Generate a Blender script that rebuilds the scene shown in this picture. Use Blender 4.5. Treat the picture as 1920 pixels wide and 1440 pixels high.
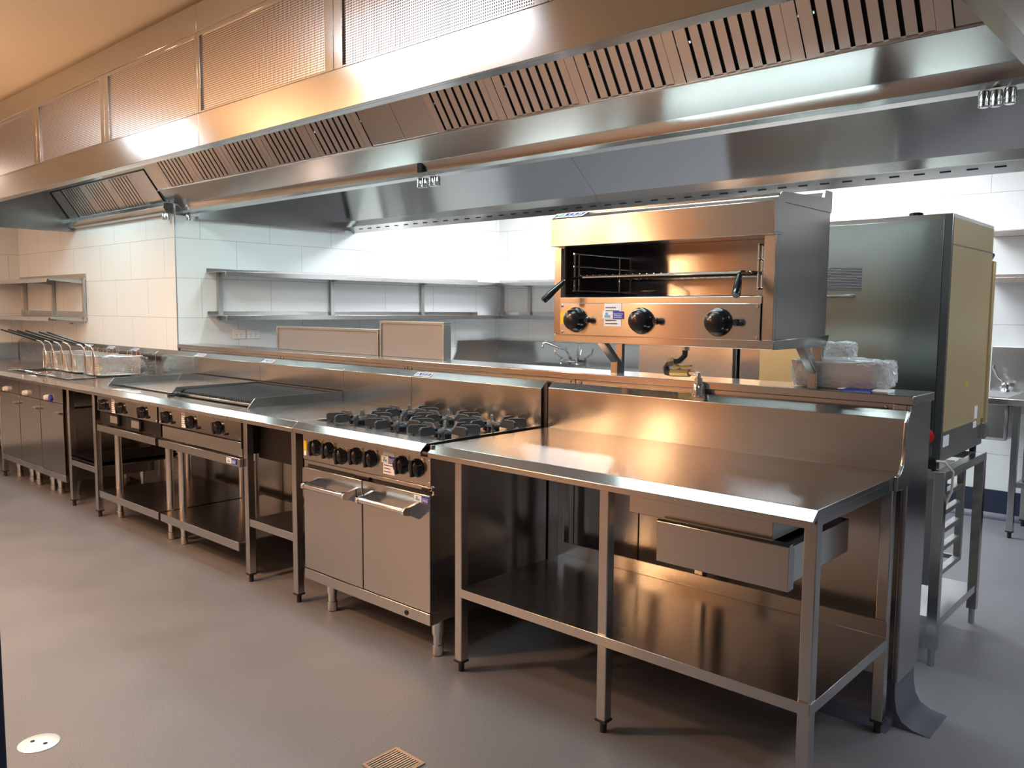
import bpy, bmesh, math, random
from mathutils import Vector, Matrix
random.seed(7)
S = bpy.context.scene
for o in list(bpy.data.objects): bpy.data.objects.remove(o)
C = S.collection

# ------------------------------------------------------------------ camera, world, exposure
F_PX, CAM = 1540.93, Vector((3.3076, -2.1226, 1.4297))
YAW, PITCH, ROLL = 0.7369, -0.0904, 0.0071
d = Vector((-math.sin(YAW)*math.cos(PITCH), math.cos(YAW)*math.cos(PITCH), math.sin(PITCH)))
r = d.cross(Vector((0, 0, 1))).normalized(); u = r.cross(d)
c_, s_ = math.cos(ROLL), math.sin(ROLL)
r, u = c_*r + s_*u, -s_*r + c_*u
cam = bpy.data.cameras.new('camera'); camo = bpy.data.objects.new('camera', cam); C.objects.link(camo)
M4 = Matrix((r, u, -d)).transposed().to_4x4(); M4.translation = CAM
camo.matrix_world = M4
cam.sensor_width = 36; cam.lens = F_PX/1920*36; cam.clip_start = .02
S.camera = camo
S.view_settings.view_transform = 'Standard'; S.view_settings.look = 'None'
S.view_settings.gamma = 1; S.view_settings.use_curve_mapping = False
S.view_settings.exposure = 0.0
W = bpy.data.worlds.new('world'); S.world = W; W.use_nodes = True
W.node_tree.nodes['Background'].inputs[0].default_value = (.75, .8, 1, 1)
W.node_tree.nodes['Background'].inputs[1].default_value = .02
COOL, WARM, DAY = (.77, .98, 1), (1, .56, .30), (.88, .93, 1)
def area(name, loc, sx, sy, power, col, rot=(0, 0, 0)):
    l = bpy.data.lights.new(name, 'AREA'); l.shape = 'RECTANGLE'; l.size = sx; l.size_y = sy
    l.energy = power; l.color = col
    o = bpy.data.objects.new(name, l); C.objects.link(o); o.location = loc; o.rotation_euler = rot
    return o
CZ = 2.69                                              # ceiling height
# light of the ceiling troffers (their lenses are built with the ceiling)
TROFFERS = [(-2.75, -1.55, .7, .3, 9, DAY), (.45, -1.3, 1.1, .3, 9, DAY), (4.0, .9, .6, 1.2, 14, (.78, .87, 1)), (4.0, -3.4, 1.2, .6, 5, DAY),
            (-1.3, 3.45, 1.2, .6, 70, DAY), (.9, 3.45, 1.2, .6, 52, DAY), (3.3, 3.0, 1.2, .6, 12, DAY), (-5.6, -.9, .6, .6, 10, WARM)]
for x, y, sx, sy, p, c in TROFFERS: area('troffer_light', (x, y, CZ-.03), sx*.95, sy*.95, p, c)
# light of the tubes inside the hood
HOODL = [(-3.7, -.05), (-1.5, -.05), (1.3, -.05), (-1.4, 1.45), (1.3, 1.45)]
for x, y in HOODL: area('hood_tube_light', (x, y, 2.56), 1.15, .3, 14 if x < -3 else 13, COOL)
# warm globes of the dining area; the nearest is added to brighten the ceiling
GLOBES = [(-3.4, -3.6, 2.1), (-2.7, -4.7, 2.1), (-2.3, -5.6, 2.0), (-1.75, -2.0, 2.2), (-1.5, -4.0, 2.15)]
for loc, p in (((-.6, -2.1, 2.6), 85), ((-1.8, -2.9, 2.6), 60)):
    area('warm_fill', loc, .25, .25, p, WARM)  # unseen fill lights, added to warm the floor and steel fronts

# ------------------------------------------------------------------ materials
MT = {}
def mat(name, col=(.8, .8, .8), metal=0., rough=.5, **k):
    if name in MT: return MT[name]
    m = bpy.data.materials.new(name); m.use_nodes = True; MT[name] = m
    b = m.node_tree.nodes['Principled BSDF']
    b.inputs['Base Color'].default_value = (*col, 1); b.inputs['Metallic'].default_value = metal
    b.inputs['Roughness'].default_value = rough
    for a, v in k.items(): b.inputs[a.replace('_', ' ')].default_value = v
    return m
def N(m, t, **k):
    n = m.node_tree.nodes.new(t)
    for a, v in k.items(): setattr(n, a, v)
    return n
def brushed(name, col, rough, along, aniso=.65, bump=.02):
    m = mat(name, col, 1, rough); nt = m.node_tree; b = nt.nodes['Principled BSDF']; L = nt.links.new
    tc = N(m, 'ShaderNodeTexCoord'); mp = N(m, 'ShaderNodeMapping')
    mp.inputs['Scale'].default_value = {'x': (1.2, 260, 260), 'y': (260, 1.2, 260), 'z': (260, 260, 1.2)}[along]
    no = N(m, 'ShaderNodeTexNoise'); no.inputs['Scale'].default_value = 1; no.inputs['Detail'].default_value = 2
    L(tc.outputs['Object'], mp.inputs[0]); L(mp.outputs[0], no.inputs['Vector'])
    mr = N(m, 'ShaderNodeMapRange'); mr.inputs[3].default_value = rough*.96; mr.inputs[4].default_value = rough*1.04
    L(no.outputs[0], mr.inputs[0]); L(mr.outputs[0], b.inputs['Roughness'])
    no2 = N(m, 'ShaderNodeTexNoise'); no2.inputs['Scale'].default_value = 1.7; no2.inputs['Detail'].default_value = 1
    L(tc.outputs['Object'], no2.inputs['Vector'])
    bp = N(m, 'ShaderNodeBump'); bp.inputs['Strength'].default_value = 1; bp.inputs['Distance'].default_value = .0012
    L(no2.outputs[0], bp.inputs['Height']); L(bp.outputs[0], b.inputs['Normal'])
    cv = N(m, 'ShaderNodeCombineXYZ')
    for i, v in enumerate({'x': (1, .25, 0), 'y': (.25, 1, 0), 'z': (0, .1, 1)}[along]): cv.inputs[i].default_value = v
    b.inputs['Anisotropic'].default_value = aniso; b.inputs['Anisotropic Rotation'].default_value = .25
    L(cv.outputs[0], b.inputs['Tangent'])
    return m
SC = (.53, .52, .51)
ST = brushed('brushed_steel', SC, .18, 'x', .8)
STY = brushed('brushed_steel_depthwise', SC, .2, 'y')
STZ = brushed('brushed_steel_upright', SC, .22, 'z', .4)
STP = brushed('polished_shaded_steel', (.36, .335, .32), .12, 'x', .7)  # darker copy of the steel; shade and dark reflections are in its colour
STD = brushed('brushed_steel_wall', (.52, .51, .50), .22, 'x')
mat('chrome', (.8, .8, .8), 1, .08); mat('satin', (.72, .72, .71), 1, .2); mat('galv', (.5, .5, .49), 1, .38)
mat('black', (.012, .012, .014), 0, .16); mat('rubber', (.015, .015, .017), 0, .6)
mat('iron', (.035, .035, .04), 0, .42); mat('dark_steel', (.05, .045, .045), 1, .4); mat('void', (.01, .01, .01), 0, .7)
mat('mattgrey', (.33, .32, .32), .6, .5); mat('plastic_white', (.8, .8, .78), 0, .35)
mat('brass', (.72, .55, .25), 1, .3); mat('copper', (.75, .38, .2), 1, .3); mat('yellow', (.85, .55, .03), 0, .4)
mat('blue', (.03, .05, .42), 0, .4); mat('white', (.85, .85, .86), 0, .45); mat('red', (.7, .02, .03), 0, .35)
mat('letter', (.015, .03, .30), 0, .4); mat('skyblue', (.15, .42, .75), 0, .4); mat('ink', (.06, .05, .12), 0, .6)
mat('film', (.60, .47, .25), .35, .38); mat('film_orange', (.85, .35, .12), .5, .3)
mat('navy', (.018, .026, .055), 0, .4); mat('paper', (.86, .87, .9), 0, .6)
mat('hose', (.75, .74, .66), 0, .35); mat('alu', (.62, .62, .64), 1, .32); mat('tag_orange', (.80, .42, .22), 0, .6)
def emis(name, col, st):
    m = mat(name, col, 0, .5); b = m.node_tree.nodes['Principled BSDF']
    b.inputs['Emission Color'].default_value = (*col, 1); b.inputs['Emission Strength'].default_value = st
    return m
emis('lens', DAY, 6); emis('tube', COOL, 5); emis('globe', (1, .58, .28), 38); emis('globe_fill', (1, .60, .34), 115)
def tile(name, ax):
    m = mat(name, (.75, .77, .76), 0, .22); nt = m.node_tree; b = nt.nodes['Principled BSDF']; L = nt.links.new
    tc = N(m, 'ShaderNodeTexCoord'); sp = N(m, 'ShaderNodeSeparateXYZ'); cb = N(m, 'ShaderNodeCombineXYZ')
    ad = N(m, 'ShaderNodeMath', operation='ADD'); ad.inputs[1].default_value = 30.15
    ax_ = N(m, 'ShaderNodeMath', operation='ADD'); ax_.inputs[1].default_value = 30.22
    L(tc.outputs['Object'], sp.inputs[0]); L(sp.outputs[2], ad.inputs[0]); L(sp.outputs[ax], ax_.inputs[0])
    L(ax_.outputs[0], cb.inputs[0]); L(ad.outputs[0], cb.inputs[1])
    br = N(m, 'ShaderNodeTexBrick'); br.inputs['Scale'].default_value = 1
    br.inputs['Brick Width'].default_value = .6; br.inputs['Row Height'].default_value = .3
    br.inputs['Mortar Size'].default_value = .0016; br.inputs['Mortar Smooth'].default_value = .1
    br.inputs['Color1'].default_value = (.74, .76, .75, 1); br.inputs['Color2'].default_value = (.76, .775, .765, 1)
    br.inputs['Mortar'].default_value = (.36, .37, .36, 1)
    L(cb.outputs[0], br.inputs['Vector']); L(br.outputs[0], b.inputs['Base Color'])
    return m
tile('tile_x', 0); tile('tile_y', 1)
def floor_mat():
    m = mat('vinyl_floor', (.2, .21, .25), 0, .45); nt = m.node_tree; b = nt.nodes['Principled BSDF']; L = nt.links.new
    tc = N(m, 'ShaderNodeTexCoord')
    n1 = N(m, 'ShaderNodeTexNoise'); n1.inputs['Scale'].default_value = 260; n1.inputs['Detail'].default_value = 3
    n2 = N(m, 'ShaderNodeTexNoise'); n2.inputs['Scale'].default_value = 2.2; n2.inputs['Detail'].default_value = 5
    r1 = N(m, 'ShaderNodeValToRGB'); r1.color_ramp.elements[0].position = .3; r1.color_ramp.elements[1].position = .72
    r1.color_ramp.elements[0].color = (.15, .15, .165, 1); r1.color_ramp.elements[1].color = (.27, .265, .28, 1)
    mx = N(m, 'ShaderNodeMixRGB', blend_type='MULTIPLY'); mx.inputs[0].default_value = .35
    L(tc.outputs['Object'], n1.inputs['Vector']); L(tc.outputs['Object'], n2.inputs['Vector'])
    L(n1.outputs[0], r1.inputs[0]); L(r1.outputs[0], mx.inputs[1]); L(n2.outputs[0], mx.inputs[2]); L(mx.outputs[0], b.inputs['Base Color'])
    bp = N(m, 'ShaderNodeBump'); bp.inputs['Strength'].default_value = .35; bp.inputs['Distance'].default_value = .002
    L(n1.outputs[0], bp.inputs['Height']); L(bp.outputs[0], b.inputs['Normal'])
    mr = N(m, 'ShaderNodeMapRange'); mr.inputs[3].default_value = .3; mr.inputs[4].default_value = .62
    L(n2.outputs[0], mr.inputs[0]); L(mr.outputs[0], b.inputs['Roughness'])
    return m
floor_mat()
def dots(name, ax, pitch=.0085, base=(.62, .57, .55), hole=(.05, .045, .045), rad=.33, rough=.3):
    m = mat(name, base, 1, rough); nt = m.node_tree; b = nt.nodes['Principled BSDF']; L = nt.links.new
    tc = N(m, 'ShaderNodeTexCoord'); sp = N(m, 'ShaderNodeSeparateXYZ'); L(tc.outputs['Object'], sp.inputs[0])
    def fr(out):
        a = N(m, 'ShaderNodeMath', operation='MULTIPLY'); a.inputs[1].default_value = 1/pitch; L(out, a.inputs[0])
        f = N(m, 'ShaderNodeMath', operation='FRACT'); L(a.outputs[0], f.inputs[0])
        s = N(m, 'ShaderNodeMath', operation='SUBTRACT'); s.inputs[1].default_value = .5; L(f.outputs[0], s.inputs[0])
        q = N(m, 'ShaderNodeMath', operation='MULTIPLY'); L(s.outputs[0], q.inputs[0]); L(s.outputs[0], q.inputs[1]); return q
    a, c = fr(sp.outputs[ax[0]]), fr(sp.outputs[ax[1]])
    s = N(m, 'ShaderNodeMath', operation='ADD'); L(a.outputs[0], s.inputs[0]); L(c.outputs[0], s.inputs[1])
    g = N(m, 'ShaderNodeMath', operation='GREATER_THAN'); g.inputs[1].default_value = rad*rad; L(s.outputs[0], g.inputs[0])
    mx = N(m, 'ShaderNodeMixRGB'); mx.inputs[1].default_value = (*hole, 1); mx.inputs[2].default_value = (*base, 1)
    L(g.outputs[0], mx.inputs[0]); L(mx.outputs[0], b.inputs['Base Color'])
    return m
dots('perforated', (0, 2))
def film_wrap():
    m = mat('clear_wrap', (.9, .93, .95), 0, .12); nt = m.node_tree; b = nt.nodes['Principled BSDF']; L = nt.links.new
    tr = N(m, 'ShaderNodeBsdfTransparent'); mx = N(m, 'ShaderNodeMixShader'); lw = N(m, 'ShaderNodeLayerWeight')
    lw.inputs[0].default_value = .35
    mr = N(m, 'ShaderNodeMapRange'); mr.inputs[3].default_value = .22; mr.inputs[4].default_value = .85
    L(lw.outputs['Facing'], mr.inputs[0]); L(mr.outputs[0], mx.inputs[0]); L(tr.outputs[0], mx.inputs[1]); L(b.outputs[0], mx.inputs[2])
    L(mx.outputs[0], nt.nodes['Material Output'].inputs[0])
film_wrap()

# ------------------------------------------------------------------ mesh helpers
class MB:
    def __init__(s): s.bm = bmesh.new()
    def poly(s, vs, fs):
        v = [s.bm.verts.new(Vector(p)) for p in vs]
        for f in fs:
            try: s.bm.faces.new([v[i] for i in f])
            except ValueError: pass
        return s
    def box(s, x0, x1, y0, y1, z0, z1):
        return s.poly([(x, y, z) for z in (z0, z1) for y in (y0, y1) for x in (x0, x1)],
                      [(0, 2, 3, 1), (4, 5, 7, 6), (0, 1, 5, 4), (2, 6, 7, 3), (0, 4, 6, 2), (1, 3, 7, 5)])
    def prism(s, pts, ax, a, b):
        def P(p, t): return (t, p[0], p[1]) if ax == 'x' else (p[0], t, p[1]) if ax == 'y' else (p[0], p[1], t)
        n = len(pts)
        return s.poly([P(p, a) for p in pts] + [P(p, b) for p in pts],
                      [tuple(range(n)), tuple(range(2*n-1, n-1, -1))] + [(i, i+n, (i+1) % n+n, (i+1) % n) for i in range(n)])
    def tube(s, pts, rad, n=10, closed=False):
        P = [Vector(p) for p in pts]; m = len(P); rads = rad if isinstance(rad, (list, tuple)) else [rad]*m
        rings = []; prev = None
        for i, p in enumerate(P):
            if closed: t = (P[(i+1) % m]-P[i-1])
            else: t = P[min(i+1, m-1)]-P[max(i-1, 0)]
            t.normalize()
            if prev is None: a = t.orthogonal().normalized()
            else:
                a = prev - t*prev.dot(t)
                a = a.normalized() if a.length > 1e-6 else t.orthogonal().normalized()
            prev = a; b = t.cross(a)
            rings.append([s.bm.verts.new(p + rads[i]*(math.cos(2*math.pi*k/n)*a + math.sin(2*math.pi*k/n)*b)) for k in range(n)])
        for i in range(m if closed else m-1):
            A, B = rings[i], rings[(i+1) % m]
            for k in range(n): s.bm.faces.new([A[k], A[(k+1) % n], B[(k+1) % n], B[k]])
        if not closed: s.bm.faces.new(rings[0][::-1]); s.bm.faces.new(rings[-1])
        return s
    def cyl(s, p0, p1, r0, r1=None, n=20): return s.tube([p0, p1], [r0, r0 if r1 is None else r1], n)
    def lathe(s, prof, c, ax='z', n=24, sgn=1):
        c = Vector(c); rings = []
        for rr, h in prof:
            ring = []
            for k in range(n):
                a = 2*math.pi*k/n; x, y = rr*math.cos(a), rr*math.sin(a)
                q = {'z': (x, y, h*sgn), 'y': (x, h*sgn, y), 'x': (h*sgn, x, y)}[ax]
                ring.append(s.bm.verts.new(c+Vector(q)))
            rings.append(ring)
        for A, B in zip(rings, rings[1:]):
            for k in range(n): s.bm.faces.new([A[k], A[(k+1) % n], B[(k+1) % n], B[k]])
        s.bm.faces.new(rings[0][::-1]); s.bm.faces.new(rings[-1])
        return s
    def build_split(s, name, m, parent=None, bev=0):
        bm = s.bm; left = set(bm.verts); out = []
        while left:
            st = [next(iter(left))]; isl = set(st); left.discard(st[0])
            while st:
                v = st.pop()
                for e in v.link_edges:
                    w = e.other_vert(v)
                    if w in left: left.discard(w); isl.add(w); st.append(w)
            fs = {f for v in isl for f in v.link_faces}; vl = list(isl); ix = {v: i for i, v in enumerate(vl)}
            out.append(([v.co.copy() for v in vl], [[ix[v] for v in f.verts] for f in fs]))
        bm.free()
        out.sort(key=lambda q: (round(q[0][0].x, 3), round(q[0][0].z, 3)))
        return [MB().poly(a, b).build(name, m, parent, bev) for a, b in out]
    def build(s, name, m, parent=None, bev=0, smooth=True):
        bmesh.ops.recalc_face_normals(s.bm, faces=s.bm.faces[:])
        me = bpy.data.meshes.new(name); 
        o = bpy.data.objects.new(name, me)
        if parent is not None:
            w = wloc(parent); bmesh.ops.translate(s.bm, verts=s.bm.verts[:], vec=-w)
        s.bm.to_mesh(me); s.bm.free()
        me.materials.append(MT[m] if isinstance(m, str) else m)
        if smooth:
            me.polygons.foreach_set('use_smooth', [True]*len(me.polygons)); me.set_sharp_from_angle(angle=math.radians(34))
        C.objects.link(o)
        if parent is not None: o.parent = parent
        if bev:
            b = o.modifiers.new('bevel', 'BEVEL'); b.width = bev; b.segments = 2; b.limit_method = 'ANGLE'; b.harden_normals = False
        return o
def wloc(o):
    v = Vector((0, 0, 0))
    while o is not None: v += Vector(o.location); o = o.parent
    return v
def tag(o, label=None, cat=None, group=None, kind=None):
    if label: o['label'] = label
    if cat: o['category'] = cat
    if group: o['group'] = group
    if kind: o['kind'] = kind
    return o
def thing(name, label, cat, loc=(0, 0, 0), group=None):
    o = bpy.data.objects.new(name, None); o.empty_display_size = .1; C.objects.link(o); o.location = loc
    return tag(o, label, cat, group)
def struct(name, mb, m, bev=0): return tag(mb.build(name, m, None, bev), None, None, None, 'structure')
def dup(root, loc, label=None):
    rt = root.copy(); C.objects.link(rt); rt.location = loc
    if label: rt['label'] = label
    def rec(a, b):
        for ch in list(a.children):
            c = ch.copy(); C.objects.link(c); c.parent = b; rec(ch, c)
    rec(root, rt); return rt
def bx(x0, x1, y0, y1, z0, z1): return MB().box(x0, x1, y0, y1, z0, z1)
def text(body, size, loc, right, up, m, parent, name='lettering', align='LEFT', depth=.0004):
    cu = bpy.data.curves.new(name, 'FONT'); cu.body = body; cu.size = size; cu.align_x = align; cu.extrude = depth
    t = bpy.data.objects.new('tmp_text', cu); C.objects.link(t)
    dg = bpy.context.evaluated_depsgraph_get(); me = bpy.data.meshes.new_from_object(t.evaluated_get(dg))
    bpy.data.objects.remove(t)
    b_ = bmesh.new(); b_.from_mesh(me); bmesh.ops.remove_doubles(b_, verts=b_.verts[:], dist=1e-6); b_.to_mesh(me); b_.free()
    R_, U_ = Vector(right).normalized(), Vector(up).normalized(); Nn = R_.cross(U_)
    w = wloc(parent) if parent else Vector()
    for v in me.vertices: v.co = Vector(loc) + R_*v.co.x + U_*v.co.y + Nn*v.co.z - w
    me.materials.clear(); me.materials.append(MT[m])
    o = bpy.data.objects.new(name, me); C.objects.link(o)
    if parent: o.parent = parent
    return o
def quad(name, p, ru, up, w, h, m, parent, t=.0008):
    R_, U_ = Vector(ru).normalized(), Vector(up).normalized(); Nn = R_.cross(U_); p = Vector(p)
    a = [p, p+R_*w, p+R_*w+U_*h, p+U_*h]
    return MB().poly([q for q in a]+[q+Nn*t for q in a], [(0, 3, 2, 1), (4, 5, 6, 7), (0, 1, 5, 4), (1, 2, 6, 5), (2, 3, 7, 6), (3, 0, 4, 7)]).build(name, m, parent, 0, False)
SL = Vector((0, .035, .03)).normalized()                 # up direction on sloped splash tops
def luus_badge(parent, x, p0, up, w=.125, h=.028):
    # white slanted plate, light-blue emblem square, four dark blue letter tiles
    R_, U_ = Vector((1, 0, 0)), Vector(up).normalized(); Nn = R_.cross(U_); p = Vector((x, p0[0], p0[1])) + Nn*.0012
    sk = .35*h
    pl = MB().poly([p, p+R_*w, p+R_*(w+sk)+U_*h, p+R_*sk+U_*h, p+Nn*.0012, p+R_*w+Nn*.0012, p+R_*(w+sk)+U_*h+Nn*.0012, p+R_*sk+U_*h+Nn*.0012],
        [(0, 3, 2, 1), (4, 5, 6, 7), (0, 1, 5, 4), (1, 2, 6, 5), (2, 3, 7, 6), (3, 0, 4, 7)]).build('badge', 'white', parent, 0, False)
    pl['label'] = 'white badge with blue letter tiles'
    b = MB(); g = Nn*.0016
    q = p+R_*(.06*w)+U_*(.15*h)
    b.poly([q+g, q+R_*w*.13+g, q+R_*(w*.13+sk*.7)+U_*h*.7+g, q+R_*sk*.7+U_*h*.7+g], [(0, 1, 2, 3)]); b.build('emblem', 'skyblue', pl, 0, False)
    b = MB()
    for k in range(4):
        q = p+R_*(w*(.235+.185*k))+U_*(.15*h)
        b.poly([q+g, q+R_*w*.155+g, q+R_*(w*.155+sk*.7)+U_*h*.7+g, q+R_*sk*.7+U_*h*.7+g], [(0, 1, 2, 3)])
    b.build('letter_tiles', 'letter', pl, 0, False)
    for k, ch in enumerate('LUUS'):
        text(ch, h*.85, p+R_*(w*(.255+.185*k)+sk*.2)+U_*(.2*h)+Nn*.0022, (1, 0, 0), up, 'white', pl, 'letter', depth=.0002)
def knob(parent, x, y, z, rad=.033, dep=.034, ang=0, m='black', grip=1):
    k = MB().lathe([(rad*.7, -.004), (rad*1.06, 0), (rad*1.08, .005), (rad*.98, .010), (rad*.93, dep*.55), (rad*.82, dep*.8), (rad*.55, dep*.95), (rad*.2, dep)], (x, y, z), 'y', 30, -1)
    b = MB(); ca, sa = math.cos(ang), math.sin(ang)
    hw, hl = rad*.2, rad*.98
    q = [(hl*math.cos(a), hl*math.sin(a)) for a in [math.pi*k/8 for k in range(1, 8)]]
    pts = [(-hw, hl*.93), (-hw, -hl*.93), (0, -hl), (hw, -hl*.93), (hw, hl*.93), (0, hl)]
    if grip: b.prism([(x+ca*p-sa*q_, z+sa*p+ca*q_) for p, q_ in pts], 'y', y-.006, y-dep-.004)
    ko = k.build('knob', m, parent)
    if grip: b.build('grip', m, ko, .003)
    else: b.bm.free()
    return ko
def sticker(parent, x, y, z, w=.09, h=.026):
    s = quad('sticker', (x, y-.0006, z), (1, 0, 0), (0, 0, 1), w*.5, h, 'white', parent); s['label'] = 'white and blue service sticker'
    quad('emblem', (x+w*.1, y-.0016, z+h*.18), (1, 0, 0), (0, 0, 1), w*.28, h*.3, 'skyblue', s)
    quad('emblem', (x+w*.14, y-.0016, z+h*.52), (1, 0, 0), (0, 0, 1), w*.12, h*.3, 'skyblue', s)
    b = quad('blue_field', (x+w*.5, y-.0006, z), (1, 0, 0), (0, 0, 1), w*.5, h, 'blue', s)
    text('Sales & Service', h*.25, (x+w*.54, y-.0022, z+h*.58), (1, 0, 0), (0, 0, 1), 'paper', s, depth=.0001)
    for k in range(2): quad('text_line', (x+w*.56, y-.0016, z+h*(.18+.2*k)), (1, 0, 0), (0, 0, 1), w*.36, h*.07, 'paper', s)
    return s
def rating(parent, x, y, z, w=.05, h=.07):
    s = quad('rating_label', (x, y-.0004, z), (1, 0, 0), (0, 0, 1), w, h, 'paper', parent)
    for k in range(6):
        quad('text_line', (x+w*.08, y-.0014, z+h*(.1+.14*k)), (1, 0, 0), (0, 0, 1), w*random.uniform(.5, .85), h*.035, 'ink', s)
def sq_leg(parent, x0, y0, z1, w=.038, z0=.045):
    l = bx(x0, x0+w, y0, y0+w, z0, z1).build('leg', STZ, parent, .003)
    f = MB().box(x0-.002, x0+w+.002, y0-.002, y0+w+.002, z0-.006, z0+.002)
    f.cyl((x0+w/2, y0+w/2, 0), (x0+w/2, y0+w/2, z0), .012, n=12)
    f.build('foot', 'rubber', l)
    return l
def round_leg(parent, x, y, z1, rad=.0225, adj=.10):
    l = MB().lathe([(rad, adj-.02), (rad, z1)], (x, y, 0), 'z', 20).build('leg', 'satin', parent)
    MB().lathe([(rad*.75, 0), (rad*.95, .004), (rad*.95, .045), (rad*.80, .048), (rad*.80, adj)], (x, y, 0), 'z', 20).build('foot', 'satin', l)
    return l
def worktop(parent, x0, x1, m=ST, yb=.735, name='worktop', nose=.852, endL=False, endR=False):
    x0 += .0015; x1 -= .0015
    pts = [(0, nose), (0, .872), (.032, .9), (yb, .9), (yb, .882), (.04, .882), (.012, .868), (.012, nose)]
    return MB().prism(pts, 'x', x0, x1).build(name, m, parent, .0012)
def splash(parent, x0, x1, zb=1.072, zt=1.104, m=ST, name='splashback'):
    x0 += .0013; x1 -= .0013
    pts = [(.73, .9), (.73, zb), (.768, zt), (.776, zt), (.776, .86), (.735, .86)]
    o = MB().prism(pts, 'x', x0, x1).build(name, m, parent, .0012)
    return o

# ------------------------------------------------------------------ the room
XL, XN, YN, YB, XR = -6.18, -2.74, .78, 4.325, 5.2
struct('floor', bx(XL-.2, XR+.2, -7.2, YB+.2, -.1, 0), 'vinyl_floor')
mat('ceiling_paint', (.92, .79, .58), 0, .7); mat('wall_paint', (.2, .205, .22), 0, .6); mat('warm_wall', (.80, .42, .20), 0, .6)
struct('ceiling', bx(XL-.2, XR+.2, -7.2, YB+.2, CZ, CZ+.1), 'ceiling_paint')
struct('wall_left', bx(XL-.15, XL, -7.2, YN, 0, CZ), 'tile_y')
struct('wall_inner', bx(XL-.15, XN, YN, YN+.15, 0, CZ), 'tile_x')
struct('wall_inner_side', bx(XN-.15, XN, YN+.15, YB+.15, 0, CZ), 'tile_y')
struct('trim_1', bx(XN-.004, XN+.0015, YN-.0015, YN+.006, .9, 2.16), 'alu')
struct('wall_back', bx(XN, XR+.15, YB, YB+.15, 0, CZ), 'tile_x')
struct('wall_right', bx(XR, XR+.15, -4.4, YB, 0, CZ), 'wall_paint')
struct('wall_front', bx(-.9, XR+.15, -4.55, -4.4, 0, CZ), 'wall_paint')
struct('wall_far_front', bx(XL-.15, .2, -7.2, -7.05, 0, CZ), 'warm_wall')
struct('wall_front_side', bx(-.9, -.75, -7.05, -4.55, 0, CZ), 'warm_wall')
struct('baseboard_back', MB().prism([(YB, 0), (YB, .2), (YB-.006, .2), (YB-.006, .04), (YB-.03, .01), (YB-.05, 0)], 'x', XN, XR), 'navy')
struct('baseboard_right', bx(XR-.006, XR, -4.4, YB, 0, .2), 'navy')
# navy painted door frame at the left edge of the view
rr = (d + (3-960)/F_PX*r - (1440-720)/F_PX*u); rp = CAM + rr*1.15
struct('door_1', bx(rp.x-.14, rp.x+.028, rp.y-.03, rp.y, 0, 2.1), 'navy', .003)
for i, (x, y, sx, sy, p, c) in enumerate(TROFFERS):
    t = thing('ceiling_light', '', 'light', (x, y, CZ), None)
    fr = MB().box(x-sx/2-.02, x+sx/2+.02, y-sy/2-.02, y+sy/2+.02, CZ-.018, CZ-.001); fr.build('frame', 'plastic_white', t)
    bx(x-sx/2, x+sx/2, y-sy/2, y+sy/2, CZ-.024, CZ-.0185).build('diffuser', 'lens', t)
    t['label'] = ['flat ceiling light over the floor before the fryers', 'flat ceiling light over the floor before the oven range', 'flat ceiling light beside the open right end of the hood',
                  'flat ceiling light in the front right corner of the room', 'flat ceiling light near the back left corner shelves', 'flat ceiling light over the middle of the back wall bench',
                  'flat ceiling light over the back right sink bench', 'small warm ceiling light by the left wall'][i]
for i, g in enumerate(GLOBES):
    t = thing('globe_lamp', ['leftmost warm globe lamp of the dining area', 'second warm globe lamp from the left in the dining area', 'middle warm globe lamp of the dining area',
        'unseen warm globe lamp added to brighten the ceiling', 'rightmost warm globe lamp of the dining area'][i], 'lamp', (g[0], g[1], CZ), 'globe lamps in the dining area')
    MB().lathe([(.001, -.12), (.06, -.104), (.104, -.06), (.12, 0), (.104, .06), (.06, .104), (.02, .12)], g, 'z', 20).build('globe', 'globe_fill' if g[1] > -2.5 else 'globe', t)  # the stronger globe is an added fill for the ceiling
    MB().cyl((g[0], g[1], g[2]+.11), (g[0], g[1], CZ), .006, n=8).build('cord', 'black', t)

# floor drain and grate
t = thing('floor_drain', 'round stainless floor drain cover by the door frame', 'drain', (.43, -1.25, 0))
MB().lathe([(.062, 0), (.062, .002), (.056, .004), (.02, .0035)], (.43, -1.25, 0), 'z', 32).build('cover', mat('glare_steel', (.75, .8, .8), .7, .4), t)  # stainless cover; its glare is put into the pale colour
h = MB()
for a, b in ((-.022, -.012), (.022, .012)): h.lathe([(.007, .0036), (.007, .0046)], (.43+a, -1.25+b, 0), 'z', 12)
h.build_split('finger_hole', 'void', t)
t = thing('floor_grate', 'square slotted metal grate set in the floor before the range', 'drain', (1.38, -.54, 0))
g = MB(); g.box(1.31, 1.45, -.612, -.602, 0, .005); g.box(1.31, 1.45, -.480, -.470, 0, .005)
g.box(1.31, 1.32, -.602, -.48, 0, .005); g.box(1.44, 1.45, -.602, -.48, 0, .005); g.build('frame', mat('grate_steel', (.5, .40, .34), 1, .4), t)
g = MB()
for k in range(11): g.box(1.3235+.0108*k, 1.3295+.0108*k, -.602, -.48, .001, .0045)
g.build('bars', 'galv', t); bx(1.32, 1.44, -.602, -.48, 0, .001).build('pit', 'void', t)

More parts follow.
